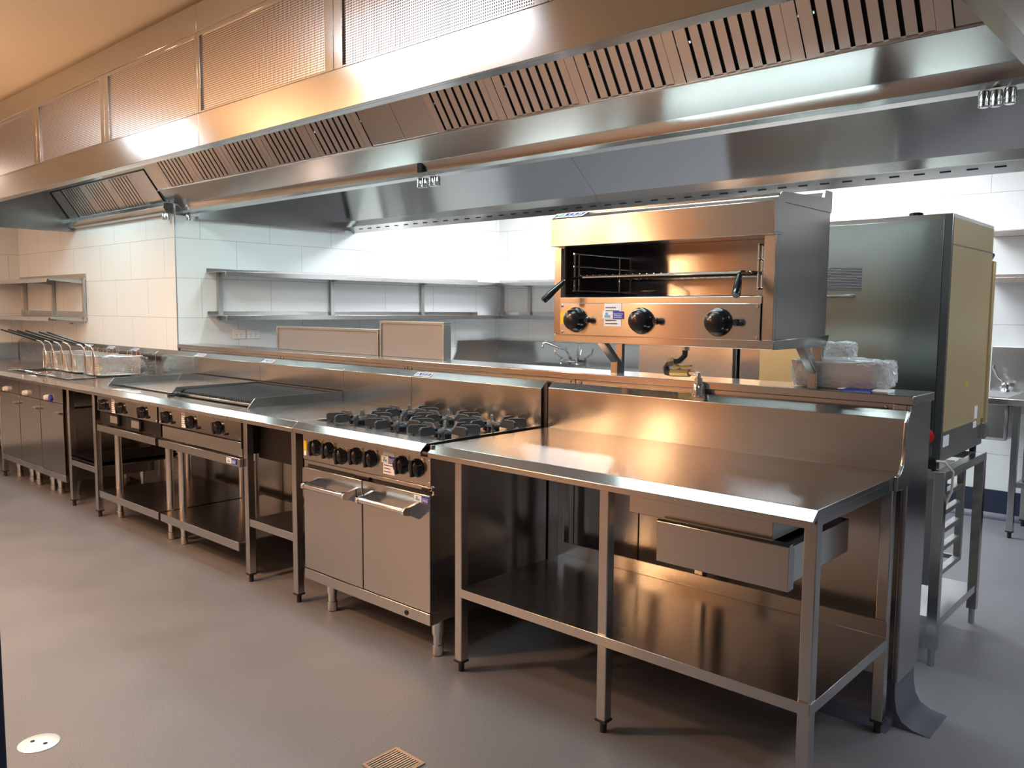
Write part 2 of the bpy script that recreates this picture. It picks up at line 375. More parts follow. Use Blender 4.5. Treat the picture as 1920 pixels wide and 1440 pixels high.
# ------------------------------------------------------------------ the half wall behind the cook line
t = thing('partition_wall', 'stainless clad half wall with flat capping behind the cook line', 'half wall', (0, .89, 0))
X0, X1 = XN+.003, 2.455
bx(X0, X1, .79, 1.0, .17, 1.12).build('cladding', STD, t)
g = MB()
g.box(X0, X1+.02, .772, 1.012, 1.122, 1.152); g.build('capping', ST, t, .003)
ep = bx(X1-.004, X1+.012, .782, 1.006, .16, 1.12).build('end_panel', STZ, t, .002)
bx(X1-.045, X1-.004, .779, .79, .17, 1.12).build('corner_strip', STZ, t, .001)
g = MB()
for x in (-1.35, -.1, 1.05): g.box(x-.0015, x+.0015, .7885, .79, .17, 1.12)
for x in (1.25, 1.4): g.box(x-.002, x+.002, .787, .79, .17, .85)
g.build('seam', 'void', t)
for x in (-1.38, -1.32, -.13, -.07, 1.02, 1.08, X1-.07):
    MB().lathe([(.007, 0), (.006, .003), (.003, .005)], (x, .79, 1.108), 'y', 12, -1).build('screw', 'chrome', t)
MB().lathe([(.009, 0), (.008, .005), (.003, .008)], (2.41, .79, .66), 'y', 14, -1).build('screw', 'chrome', t)
MB().lathe([(.009, 0), (.008, .005), (.003, .008)], (2.43, .79, .2), 'y', 14, -1).build('screw', 'chrome', t)
pl = MB(); 
pl.prism([(.795, .17), (.795, .06), (.785, .03), (.76, .012), (.72, 0), (1.06, 0), (1.03, .012), (1.0, .04), (.995, .17)], 'x', X0, X1)
cove = [(X1-.01, .168), (X1+.002, .168), (X1+.004, .10), (X1+.012, .055), (X1+.03, .025), (X1+.065, .008), (X1+.12, .001), (X1-.01, 0)]
pl.prism(cove, 'y', .79, 1.0)
struct('baseboard_partition', pl, mat('cove_vinyl', (.09, .10, .13), 0, .18))

# ------------------------------------------------------------------ work bench at the right
t = thing('work_bench', 'long stainless work bench with drawer and undershelf nearest the camera', 'bench', (1.7, .4, 0))
BX0, BX1 = .9407, 2.4635
pts = [(0, .852), (0, .872), (.032, .9), (.73, .9), (.73, .882), (.04, .882), (.012, .868), (.012, .852)]
wt = MB()
wt.prism(pts, 'x', BX0, BX1)
wt.prism([(BX0+.002, .852), (BX0, .86), (BX0, .9), (BX0+.012, .9), (BX0+.012, .852)], 'y', .012, .73)
wt.box(BX1-.012, BX1-.0005, .034, .73, .852, .8995)
wt.build('worktop', ST, t, .0015)
sb = MB().prism([(.73, .895), (.73, 1.078), (.765, 1.104), (.775, 1.104), (.775, .84), (.735, .84)], 'x', BX0, BX1)
sb.build('splashback', ST, t, .0015)
MB().prism([(.65, .852), (.65, .9), (.68, .905), (.705, .93), (.715, .97), (.72, 1.07), (.745, 1.104), (.776, 1.104), (.776, .852)], 'x', BX1, BX1+.012).build('end_cap', STY, t, .0015)
for x in (1.03, 1.722, 2.415):
    sq_leg(t, x, .06, .86)
    sq_leg(t, x if x < 2 else 2.41, .697, .86)
sh = MB()
for a, b in ((1.068, 1.722), (1.76, 2.415), ): pass
sh.prism([(.052, .345), (.69, .345), (.69, .40), (.695, .40), (.695, .305), (.685, .305), (.685, .338), (.06, .338), (.06, .31), (.052, .31)], 'x', 1.066, 2.452)
sh.box(2.45, 2.456, .056, .69, .31, .345)
sh.build('undershelf', ST, t, .001)
dr = thing('drawer_unit', '', ''); C.objects.unlink(dr); bpy.data.objects.remove(dr)
hs = bx(1.80, 2.30, .12, .66, .765, .852).build('drawer_housing', ST, t, .002)
df = MB().prism([(.085, .635), (.085, .765), (.093, .772), (.11, .772), (.118, .752), (.125, .752), (.125, .635)], 'x', 1.93, 2.365).build('drawer', ST, t, .0015)
bx(1.95, 2.345, .125, .6, .64, .75).build('drawer_box', 'satin', df, .002)

# ------------------------------------------------------------------ oven range
t = thing('oven_range', 'six burner gas range with two door oven beside the long bench', 'range', (.45, .4, 0))
worktop(t, .0, .9, name='hob_front')
hob = MB(); hob.box(.003, .897, .11, .735, .868, .882)
for a in (.003, .885): hob.box(a, a+.012, .11, .735, .882, .9)
hob.build('spill_tray', 'satin', t)
bpy.data.objects.remove([o for o in t.children if o.name.startswith('hob_front')][0])
MB().prism([(0, .852), (0, .872), (.032, .9), (.12, .9), (.12, .882), (.012, .882), (.012, .852)], 'x', .0015, .8985).build('hob_front', ST, t, .0012)
splash(t, 0, .9)
MB().box(.006, .894, .075, .782, .15, .855).build('body', STY, t, .002)
bx(.004, .896, .055, .075, .722, .84).build('control_panel', ST, t, .001)
for x, z, a in ((.11, .786, .0), (.21, .786, .0), (.305, .772, .1), (.413, .785, 0), (.516, .787, 0), (.722, .787, 0), (.818, .788, 0)):
    knob(t, x, .055, z, .036, .034, a)
g = MB()
for x, z in ((.013, .735), (.887, .735), (.887, .825), (.013, .825)): g.lathe([(.005, 0), (.004, .002)], (x, .055, z), 'y', 10, -1)
g.build_split('screw', 'chrome', t)
bx(.004, .896, .062, .09, .700, .716).build('heat_strip', 'copper' if False else ST, t, .001)
bx(.02, .88, .07, .10, .686, .699).build('vent_gap', 'void', t)
MB().box(.40, .50, .055, .075, .690, .701).build('door_catch', 'dark_steel', t)
MB().box(.84, .885, .056, .075, .703, .711).build('hinge', 'dark_steel', t)
for k, (a, b) in enumerate(((.012, .455), (.462, .897))):
    dd = MB().box(a, b, .05, .098, .2, .685).build('door', ST, t, .003)
    xs, xe = (.118, .436) if k == 0 else (.522, .836)
    hb = MB().cyl((xs+.004, -.022, .622), (xe-.004, -.022, .622), .0125, n=18)
    for e in (xs, xe-.016):
        hb.prism([(.051, .650), (.051, .578), (.0, .602), (-.026, .606), (-.036, .612), (-.038, .624), (-.034, .633), (-.022, .638), (.0, .638)], 'x', e, e+.016)
    hb.build('handle', 'chrome', dd, .001)
    if k: sticker(dd, b-.094, .05, .652)
bx(.008, .897, .05, .10, .147, .196).build('kick_panel', ST, t, .002)
MB().lathe([(.011, 0), (.011, .003), (.006, .002)], (.752, .05, .168), 'y', 16, -1).build('lock_hole', 'void', t)
for x, y in ((.13, .12), (.868, .12), (.13, .66), (.868, .66)): round_leg(t, x, y, .15, .026, .11)
quad('yellow_label', (.012, .0545, .765), (1, 0, 0), (0, 0, 1), .022, .045, 'yellow', t)
quad('yellow_label', (.012, .0545, .74), (1, 0, 0), (0, 0, 1), .02, .023, 'paper', t)
rating(t, .60, .055, .735, .075, .095); sticker(t, .592, .0535, .783, .09, .030)
luus_badge(t, .012, (.736, 1.0765), SL)
def trivet(cx, cy):
    g = MB(); z0, z1 = .886, .936
    for k in range(8):
        a = math.pi/8*2*k + math.pi/8*0
        ca, sa = math.cos(a), math.sin(a); L = .14 if k % 2 == 0 else .155
        w = .0055
        prof = [(.045, .908), (.062, .922), (.075, z1), (L-.012, z1), (L, z1-.008), (L, .902), (L-.02, .896), (.06, .9)]
        vs = []
        for s_g in (-w, w):
            for rr_, zz in prof: vs.append((cx+ca*rr_-sa*s_g, cy+sa*rr_+ca*s_g, zz))
        n = len(prof)
        g.poly(vs, [tuple(range(n)), tuple(range(2*n-1, n-1, -1))] + [(i, i+n, (i+1) % n+n, (i+1) % n) for i in range(n)])
    ring = [(cx+.055*math.cos(k*math.pi/12), cy+.055*math.sin(k*math.pi/12), .908) for k in range(24)]
    g.tube(ring, .006, 6, True)
    for sx, sy in ((-1, -1), (1, -1), (1, 1), (-1, 1)):      # outer frame
        pass
    for k in range(4):
        a = math.pi/4+math.pi/2*k; px, py = cx+.135*math.cos(a), cy+.135*math.sin(a); g.box(px-.008, px+.008, py-.008, py+.008, .883, .9)
    tv = g.build('trivet', 'iron', t, .0012)
    MB().lathe([(.03, .87), (.034, .9), (.034, .908), (.026, .914), (.008, .917)], (cx, cy, 0), 'z', 24).build('burner', 'dark_steel', t)
    MB().box(cx-.006, cx+.006, cy-.055, cy-.043, .885, .925).build('pilot', 'dark_steel', t)
for cx in (.155, .45, .745):
    for cy in (.27, .57): trivet(cx, cy)

# ------------------------------------------------------------------ infill benches
def infill(x0, x1, label, shelf=.34, dark=True):
    t = thing('infill_bench', label, 'bench', ((x0+x1)/2, .4, 0), 'narrow infill benches in the cook line')
    worktop(t, x0, x1); splash(t, x0, x1)
    for x in (x0+.06, x1-.098):
        sq_leg(t, x, .055, .86); sq_leg(t, x, .69, .86)
    MB().prism([(.06, shelf), (.7, shelf), (.7, shelf-.04), (.69, shelf-.04), (.69, shelf-.008), (.07, shelf-.008), (.07, shelf-.04), (.06, shelf-.04)], 'x', x0+.098, x1-.098).build('undershelf', ST, t, .001)
    return t
ti = infill(-.6, 0, 'narrow stainless infill bench between chargrill and oven range')
bx(-.5, -.10, .12, .13, .655, .875).build('apron', 'dark_steel', ti)  # steel lying in shade; the shade is put into its dark colour
tl = infill(-3.015, -2.4, 'narrow stainless infill bench between fryers and griddle')
# trays lying on the shelf of the left infill bench
for k, (zz, ry) in enumerate(((.345, 0), (.368, .0))):
    a, b = (-2.93, -2.5)
    g = MB().prism([(.08, zz), (.62, zz), (.64, zz+.02), (.645, zz+.02), (.625, zz-.003), (.075, zz-.003), (.055, zz+.02), (.06, zz+.02)], 'x', a+.02*k, b-.01*k)
    tag(g.build('oven_tray', 'dark_steel'), ['dark flat tray lying lowest on the infill bench shelf', 'dark flat tray lying uppermost on the infill bench shelf'][k], 'tray', 'trays on the infill bench shelf')

# ------------------------------------------------------------------ griddle and chargrill on stands
def stand(t, x0, x1, legs):
    bx(x0+.025, x1-.02 if x1 < -1 else x1+.055, .035, .07, .607, .652).build('front_rail', ST, t, .003)
    xa, xb = x0+.025, (x1 if x1 < -1 else x1+.03)
    bx(xa, xb, .66, .70, .607, .652).build('rear_rail', ST, t, .003)
    MB().prism([(.035, .205), (.72, .205), (.72, .16), (.71, .16), (.71, .196), (.045, .196), (.045, .158), (.035, .158)], 'x', xa, xb-.005).build('undershelf', ST, t, .001)
    for x in legs:
        for y in (.155, .64): round_leg(t, x, y, .61, .0225, .115)
def appliance(x0, x1, label, name, cat, legs, xe):
    t = thing(name, label, cat, ((x0+x1)/2, .4, 0))
    MB().prism([(0, .852), (0, .872), (.032, .9), (.11, .9), (.11, .882), (.012, .882), (.012, .852)], 'x', x0+.0015, x1-.0015).build('front_edge', ST, t, .0012)
    splash(t, x0, x1)
    stand(t, x0, x1, legs)
    bx(x0+.01, xe, .05, .07, .742, .85).build('control_panel', STP, t, .001)
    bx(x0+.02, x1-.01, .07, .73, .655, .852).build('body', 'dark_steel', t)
    luus_badge(t, x0+.012, (.736, 1.0765), SL)
    g = MB()
    for x in (x0+.022, xe-.012): g.lathe([(.006, 0), (.005, .002)], (x, .05, .752), 'y', 10, -1)
    g.build_split('screw', 'chrome', t)
    return t
def guard(t, x, flip=0, yb=.73, z=.952):
    return MB().prism([(.12, .9), (.165, z), (yb, z), (yb, .895), (.12, .895)], 'x', x, x+.006).build('side_guard', STY, t)
tg = appliance(-2.4, -1.5, 'flat plate gas griddle on a tube leg stand', 'griddle', 'griddle', (-2.345, -1.595), -1.51)
bx(-2.395, -1.505, .185, .70, .885, .908).build('plate', brushed('griddle_plate', (.62, .62, .60), .22, 'x'), tg, .002)
bx(-2.395, -1.505, .155, .184, .882, .884).build('grease_slot', 'void', tg)
bx(-2.395, -1.505, .110, .155, .882, .9).build('front_deck', ST, tg)
guard(tg, -2.398); bx(-2.39, -1.505, .700, .706, .9, .952).build('rear_guard', ST, tg)
MB().prism([(.60, .908), (.628, .952), (.70, .952), (.70, .908)], 'x', -2.391, -2.388).build('guard_gusset', STY, tg)
for x in (-2.296, -2.03, -1.71):
    knob(tg, x, .05, .788, .034, .03, .3)
    MB().lathe([(.008, 0), (.008, .012), (.004, .014)], (x+.075, .05, .765), 'y', 12, -1).build('igniter', 'black', tg)
rating(tg, -2.16, .05, .745, .05, .09)
for x in (-2.18, -1.86):
    MB().box(x-.09, x+.09, .052, .07, .66, .735).build('opening', 'void', tg)
    bx(x-.01, x+.1, .048, .06, .68, .725).build('baffle', 'satin', tg)
# lifter / scraper bits on griddle: film scraps left on the deck
g = MB()
for k in range(7):
    x = -2.12+.05*k; g.prism([(x, .035+.01*(k % 2)), (x+.045, .04), (x+.05, .075), (x+.02, .085+.01*(k % 3)), (x-.008, .07)], 'z', .9015, .904+.002*(k % 3))
tag(g.build('film_scraps', 'clear_wrap'), 'torn scraps of clear film on the griddle front edge', 'plastic film')
tch = appliance(-1.5, -.6, 'ribbed gas chargrill on a tube leg stand', 'chargrill', 'grill', (-1.43, -.64), -.552)
guard(tch, -1.498); guard(tch, -.608)
bx(-1.49, -.61, .700, .708, .9, .952).build('rear_guard', ST, tch)
g = MB()
for k in range(46):
    x = -1.475+k*.0188
    g.prism([(.20, .905), (.20, .925), (.215, .934), (.69, .944), (.69, .91)], 'x', x, x+.009)
g.box(-1.48, -.62, .23, .24, .905, .917); g.box(-1.48, -.62, .45, .46, .905, .917); g.box(-1.48, -.62, .66, .68, .905, .917)
g.build('grate', 'iron', tch)
bx(-1.49, -.61, .19, .7, .88, .889).build('fire_box', 'void', tch)
bx(-1.48, -.62, .168, .192, .902, .917).build('front_rail_guard', 'satin', tch, .002)
bx(-1.49, -.61, .138, .166, .884, .886).build('drip_slot', 'void', tch)
bx(-1.49, -.61, .110, .138, .882, .9).build('front_deck', ST, tch)
MB().lathe([(.016, 0), (.016, .03), (.008, .034)], (-1.475, .135, .905), 'y', 14, -1).build('drip_spout', 'black', tch)
for x in (-1.391, -1.09, -.787):
    knob(tch, x, .05, .788, .034, .03, .3)
    MB().lathe([(.008, 0), (.008, .012), (.004, .014)], (x+.085, .05, .765), 'y', 12, -1).build('igniter', 'black', tch)
rating(tch, -1.20, .05, .75, .045, .085)
bx(-1.46, -.552, .056, .075, .66, .732).build('lower_panel', ST, tch, .001)
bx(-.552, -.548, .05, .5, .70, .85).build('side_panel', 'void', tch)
sticker(tch, -.675, .034, .617, .10, .028)

# gas connections under the cook line
for k, (x, lab) in enumerate(((-.86, 'copper gas pipe with brass valve hanging under the chargrill'), (-.33, 'copper gas pipe with brass valve under the infill bench beside the range'))):
    t = thing('gas_pipe', lab, 'pipe', (x, .73, .2), 'gas pipes under the cook line')
    MB().tube([(x, .72, .66), (x, .72, .55), (x+.01, .71, .5), (x+.03, .70, .42), (x+.06, .70, .34), (x+.07, .70, .22)], .011, 12).build('pipe', 'copper', t)
    MB().cyl((x, .72, .60), (x, .72, .66), .02, n=6).build('valve', 'brass', t)
    MB().box(x-.03, x+.03, .69, .70, .615, .63).build('lever', 'yellow', t)
    if not k: quad('paper_tag', (x-.01, .69, .50), (1, 0, .2), (-.2, 0, 1), .05, .09, 'tag_orange', t)

# ------------------------------------------------------------------ fryers
FX = [(-4.41, -3.945), (-3.945, -3.48), (-3.48, -3.015)]
for k, (a, b) in enumerate(FX):
    t = thing('deep_fryer', ['leftmost of the three upright deep fryers', 'middle one of the three upright deep fryers', 'rightmost of the three upright deep fryers beside the infill bench'][k], 'fryer', ((a+b)/2, .4, 0), 'deep fryers at the far end')
    fr = MB(); fr.prism([(0, .852), (0, .872), (.032, .9), (.11, .9), (.11, .882), (.012, .882), (.012, .852)], 'x', a+.0015, b-.0015)
    for p, q in ((a, a+.03), (b-.03, b)): fr.box(p+.0005, q-.0005, .11, .7, .89, .9)
    fr.box(a+.0005, b-.0005, .6, .735, .89, .9); fr.build('top_frame', ST, t, .001)
    pan = MB(); pan.box(a+.03, b-.03, .11, .6, .70, .705)
    pan.box(a+.028, a+.031, .11, .6, .70, .895); pan.box(b-.031, b-.028, .11, .6, .70, .895); pan.box(a+.03, b-.03, .107, .111, .70, .895); pan.box(a+.03, b-.03, .6, .603, .70, .895)
    pan.build('oil_pan', 'satin', t)
    splash(t, a, b)
    bx(a+.004, b-.004, .075, .73, .16, .69).build('body', STZ, t)
    bx(a+.004, b-.004, .052, .075, .730, .852).build('control_panel', STP, t, .001)
    dd = bx(a+.006, b-.006, .05, .075, .208, .727).build('door', STP, t, .002)
    hx = b-.045
    MB().prism([(.05, .668), (.02, .668), (.018, .654), (.05, .650)], 'x', hx-.06, hx+.03).build('handle', 'plastic_white' if False else 'satin', dd, .001)
    bx(a+.003, b-.003, .05, .08, .158, .206).build('kick_panel', ST, t, .002)
    kx = (a+b)/2-.055
    kb = MB().lathe([(.022, 0), (.022, .012), (.017, .03), (.012, .032)], (kx, .052, .757), 'y', 18, -1).build('knob', 'plastic_white', t)
    if k == 2: MB().lathe([(.024, 0), (.024, .01)], (kx+.045, .052, .755), 'y', 14, -1).build('blue_label', 'blue', t)
    for x in (a+.07, b-.08):
        for y in (.15, .64): round_leg(t, x, y, .17, .026, .11)
    luus_badge(t, a+.02, (.736, 1.0765), SL, .10)
    hr = MB(); hr.box(a+.01, b-.012, .672, .680, 1.0, 1.045); hr.prism([(.62, 1.045), (.66, 1.045), (.68, 1.0), (.73, 1.0), (.73, .99), (.67, .99)], 'x', b-.03, b-.015)
    hr.build_split('basket_hanger', 'satin', t)
# open lids resting on the fryers
for k, (a, b) in enumerate(((-3.92, -3.50), (-3.46, -3.03))):
    t = thing('fryer_cover', ['flat fryer cover with wire handle lying on the middle fryer', 'flat fryer cover with wire handle lying on the right fryer'][k], 'cover', ((a+b)/2, .25, .9), 'covers lying on the fryers')
    MB().prism([(.10, .905), (.30, .905), (.30, .909), (.10, .909)], 'x', a, b).build('plate', STY, t, .001)
    xc = a+.10
    MB().tube([(xc-.06, .14, .91), (xc-.075, .06, .93), (xc-.085, .0, .945), (xc-.055, -.015, .95), (xc-.02, .0, .945), (xc+.02, .07, .925), (xc+.05, .14, .91)], .0035, 8).build('handle', 'chrome', t)
# wire baskets
def make_basket():
    t = thing('fryer_basket', '', 'basket', (0, 0, 0), 'wire baskets hung over the fryers')
    W_, L_, H_, nx, ny, nz = .145, .33, .14, 12, 27, 11
    bm = bmesh.new()
    def P(i, j, k, face):
        fx, fy, fz = i/nx, j/ny, k/nz; sc = .90+.10*fz
        return Vector(((fx-.5)*W_*sc, L_/2+(fy-.5)*L_*sc, fz*H_))
    def grid(na, nb, fn):
        vs = [[bm.verts.new(fn(i, j)) for j in range(nb+1)] for i in range(na+1)]
        for i in range(na):
            for j in range(nb): bm.faces.new([vs[i][j], vs[i+1][j], vs[i+1][j+1], vs[i][j+1]])
    grid(nx, ny, lambda i, j: P(i, j, 0, 0))
    grid(nx, nz, lambda i, j: P(i, 0, j, 0)); grid(nx, nz, lambda i, j: P(i, ny, j, 0))
    grid(ny, nz, lambda i, j: P(0, i, j, 0)); grid(ny, nz, lambda i, j: P(nx, i, j, 0))
    bmesh.ops.remove_doubles(bm, verts=bm.verts[:], dist=.0002)
    me = bpy.data.meshes.new('mesh_cage'); bm.to_mesh(me); bm.free(); me.materials.append(MT['satin'])
    o = bpy.data.objects.new('mesh_cage', me); C.objects.link(o); o.parent = t
    w = o.modifiers.new('wires', 'WIREFRAME'); w.thickness = .0036; w.use_even_offset = False
    g = MB(); z = H_
    g.tube([(-W_/2, 0, z), (W_/2, 0, z), (W_/2, L_, z), (-W_/2, L_, z)], .003, 6, True); g.build('rim', 'chrome', t)
    g = MB()
    for x in (-.035, .035): g.tube([(x, -.004, 0), (x, -.005, z), (x*.5, -.01, z+.035)], .0025, 6)
    for x in (-.04, .04): g.tube([(x, L_, z-.02), (x, L_+.002, z+.03), (x, L_+.014, z+.04), (x, L_+.016, z+.01)], .003, 6)
    g.build('hooks', 'chrome', t)
    hd = MB().tube([(0, -.004, .01), (0, -.006, z), (0, -.01, z+.06), (0, -.03, z+.088), (0, -.07, z+.102)], .005, 8).build('handle', 'chrome', t)
    MB().tube([(0, -.065, z+.100), (0, -.32, z+.192)], .0068, 8).build('grip', 'black', hd)
    return t
bk = make_basket()
bpos = [-4.16, -3.978, -3.776, -3.585, -3.306, -3.142]
bname = ['leftmost', 'second from left', 'third from left', 'third from right', 'second from right', 'rightmost']
for k, x in enumerate(bpos):
    o = bk if k == 0 else dup(bk, (0, 0, 0))
    o.location = (x, .325, .91+.003*(k % 2)); o['label'] = 'wire fryer basket with black grip, %s of the six' % bname[k]
# bench beyond the fryers
t = thing('corner_bench', 'stainless bench in the far left corner beyond the fryers', 'bench', (-5.2, .4, 0))
worktop(t, XL+.01, -4.412); splash(t, XL+.01, -4.412)
MB().prism([(-XL*0+XL+.004, .9), (XL+.03, .9), (XL+.03, 1.05), (XL+.004, 1.06)], 'y', -1.6, .727).build('side_splash', STZ, t)
bx(XL+.01, XL+.7, -1.6, -.002, .86, .9).build('side_worktop', STY, t, .002)
for x, y in ((-4.47, .055), (-4.47, .69), (-5.4, .055), (XL+.64, -1.5), (XL+.06, -1.5)): sq_leg(t, x, y, .86)
bx(XL+.02, -4.44, .07, .7, .3, .335).build('undershelf', ST, t)

# ------------------------------------------------------------------ salamander grill
t = thing('salamander_grill', 'wide salamander grill on wall brackets above the half wall', 'grill', (1.69, .65, 1.30))
a, b = 1.223, 2.14
g = MB()
g.box(a+.001, a+.035, .44, .86, 1.337, 1.80); g.box(b-.04, b-.001, .44, .86, 1.337, 1.80); g.box(a+.035, b-.04, .83, .86, 1.337, 1.80); g.box(a+.035, b-.04, .44, .83, 1.70, 1.80)
g.box(a+.035, b-.04, .44, .83, 1.337, 1.455)
g.build('housing', STZ, t, .001)
g = MB(); g.box(a+.001, a+.034, .42, .4395, 1.335, 1.671); g.box(b-.04, b-.001, .42, .4395, 1.335, 1.683); g.build_split('side_pillar', STZ, t, .001)
MB().prism([(.40, 1.676), (.40, 1.782), (.45, 1.812), (.46, 1.812), (.46, 1.676)], 'x', a-.002, b+.001).build('hood_fascia', ST, t, .001)
g = MB(); g.prism([(.45, 1.783), (.45, 1.815), (.79, 1.83), (.80, 1.857), (.862, 1.857), (.862, 1.783)], 'x', b-.006, b+.003)
g.prism([(.40, 1.683), (.40, 1.782), (.45, 1.815), (.47, 1.815), (.47, 1.683)], 'x', b+.0012, b+.004)
g.prism([(.45, 1.783), (.45, 1.812), (.79, 1.83), (.80, 1.857), (.862, 1.857), (.862, 1.783)], 'x', a-.003, a+.006)
g.build_split('top_flange', STZ, t)
bx(a+.007, b-.007, .845, .86, 1.80, 1.855).build('rear_upstand', ST, t)
bx(a, b, .43, .855, 1.801, 1.806).build('top_plate', ST, t)
bx(a+.0352, b-.0402, .820, .829, 1.456, 1.699).build('back_liner', ST, t)
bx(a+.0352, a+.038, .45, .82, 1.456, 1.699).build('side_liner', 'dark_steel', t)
MB().prism([(.415, 1.455), (.415, 1.478), (.425, 1.482), (.80, 1.484), (.80, 1.455)], 'x', a+.035, b-.04).build('drip_tray', 'satin', t, .001)
bx(a+.037, b-.042, .412, .419, 1.333, 1.455).build('control_panel', ST, t, .001)
MB().prism([(.425, 1.304), (.425, 1.335), (.885, 1.345), (.885, 1.335), (.86, 1.304)], 'x', a-.001, b+.002).build('base_tray', ST, t, .002)
for x in (1.341, 1.642, 1.95): knob(t, x, .412, 1.392, .045, .042, grip=0)
for x in (1.409, 1.714, 2.025): MB().lathe([(.009, 0), (.009, .012), (.013, .014), (.013, .024), (.009, .028)], (x, .412, 1.392), 'y', 16, -1).build('igniter', 'black', t)
g = MB()
for x in (a+.047, b-.052):
    for z in (1.343, 1.445): g.lathe([(.006, 0), (.005, .003)], (x, .412, z), 'y', 12, -1)
g.build_split('screw', 'chrome', t)
quad('yellow_label', (1.264, .4115, 1.375), (1, 0, 0), (0, 0, 1), .03, .05, 'yellow', t)
rating(t, 1.475, .412, 1.37, .078, .085); sticker(t, 1.469, .4105, 1.398, .094, .028)
luus_badge(t, a+.012, (.402, 1.7845), (0, .05, .03), .135, .04)
for fx in (a+.062, b-.08):
    g = MB()
    for y in (.47, .50, .78, .83): g.tube([(fx, y, 1.50), (fx, y, 1.65)], .0045, 8)
    for z in (1.505, 1.60, 1.65): g.tube([(fx+.002, .46, z), (fx+.002, .84-.015, z)], .0035, 8)
    g.build('rack_runner', 'chrome', t)
rk = MB()
for y in (.46, .79): rk.tube([(a+.09, y, 1.558), (b-.10, y, 1.560)], .0055, 8)
for k in range(24): x = a+.10+k*.0305; rk.tube([(x, .46, 1.563), (x, .79, 1.563)], .003, 6)
rk.build('grill_rack', 'chrome', t)
for (p, q, s0) in (((1.318, .36, 1.538), (1.275, .29, 1.463), (1.33, .455, 1.556)), ((2.047, .36, 1.55), (2.073, .29, 1.478), (2.035, .455, 1.558))):
    hd = MB().tube([s0, tuple(Vector(p)+Vector((0, .02, .008))), p, tuple(Vector(p)*.6+Vector(q)*.4)], .005, 8).build('handle', 'chrome', t)
    P_, Q_ = Vector(p), Vector(q)
    MB().tube([P_, P_.lerp(Q_, .12), P_.lerp(Q_, .7), Q_.lerp(P_, .05), Q_], [.007, .010, .0135, .0135, .011], 14).build('grip', 'black', hd)
for k, x in enumerate((1.262, 2.135)):
    g = MB(); x0_, x1_ = x-.035, x
    for yy in (.842,): g.box(x0_, x1_, yy, yy+.02, 1.152, 1.304)
    g.prism([(.69, 1.304), (.73, 1.304), (.842, 1.205), (.842, 1.16), (.822, 1.152), (.808, 1.152), (.808, 1.21)], 'x', x1_-.006, x1_)
    g.prism([(.69, 1.304), (.70, 1.304), (.815, 1.21), (.808, 1.205)], 'x', x0_, x1_-.006); g.box(x0_, x1_-.006, .808, .814, 1.152, 1.21)
    g.build('bracket', ST, t, .001)

# gas valve under the salamander
t = thing('gas_valve', 'chrome and brass gas valve with yellow lever on the half wall', 'valve', (1.68, .78, 1.10))
MB().lathe([(.026, .0), (.027, .006), (.022, .045), (.02, .05)], (1.69, .752, 1.096), 'z', 24).build('cone_cover', 'chrome', t)
MB().tube([(1.69, .75, 1.145), (1.69, .75, 1.17), (1.688, .75, 1.182), (1.67, .752, 1.186), (1.645, .755, 1.186)], .0095, 14).build('elbow', 'chrome', t)
MB().cyl((1.69, .75, 1.15), (1.69, .75, 1.168), .016, n=6).build('nut', 'chrome', t)
MB().cyl((1.645, .756, 1.184), (1.555, .77, 1.180), .016, n=8).build('valve_body', 'brass', t)
MB().cyl((1.60, .76, 1.196), (1.60, .76, 1.21), .006, n=8).build('stem', 'chrome', t)
MB().prism([(1.572, 1.208), (1.60, 1.203), (1.648, 1.208), (1.650, 1.216), (1.625, 1.213), (1.60, 1.210), (1.575, 1.217)], 'y', .75, .768).build('lever', 'yellow', t, .001)
MB().tube([(1.555, .77, 1.18), (1.53, .775, 1.18), (1.52, .785, 1.195), (1.53, .79, 1.215), (1.55, .79, 1.222), (1.58, .79, 1.228), (1.605, .785, 1.25), (1.61, .78, 1.29), (1.612, .78, 1.31)], [.015, .014, .013, .013, .014, .012, .011, .012, .012], 12).build('flexible_hose', 'iron', t)
MB().cyl((1.611, .78, 1.272), (1.612, .78, 1.30), .017, n=6).build('union', 'chrome', t)
MB().cyl((1.53, .78, 1.215), (1.556, .79, 1.223), .019, n=6).build('union', 'chrome', t)

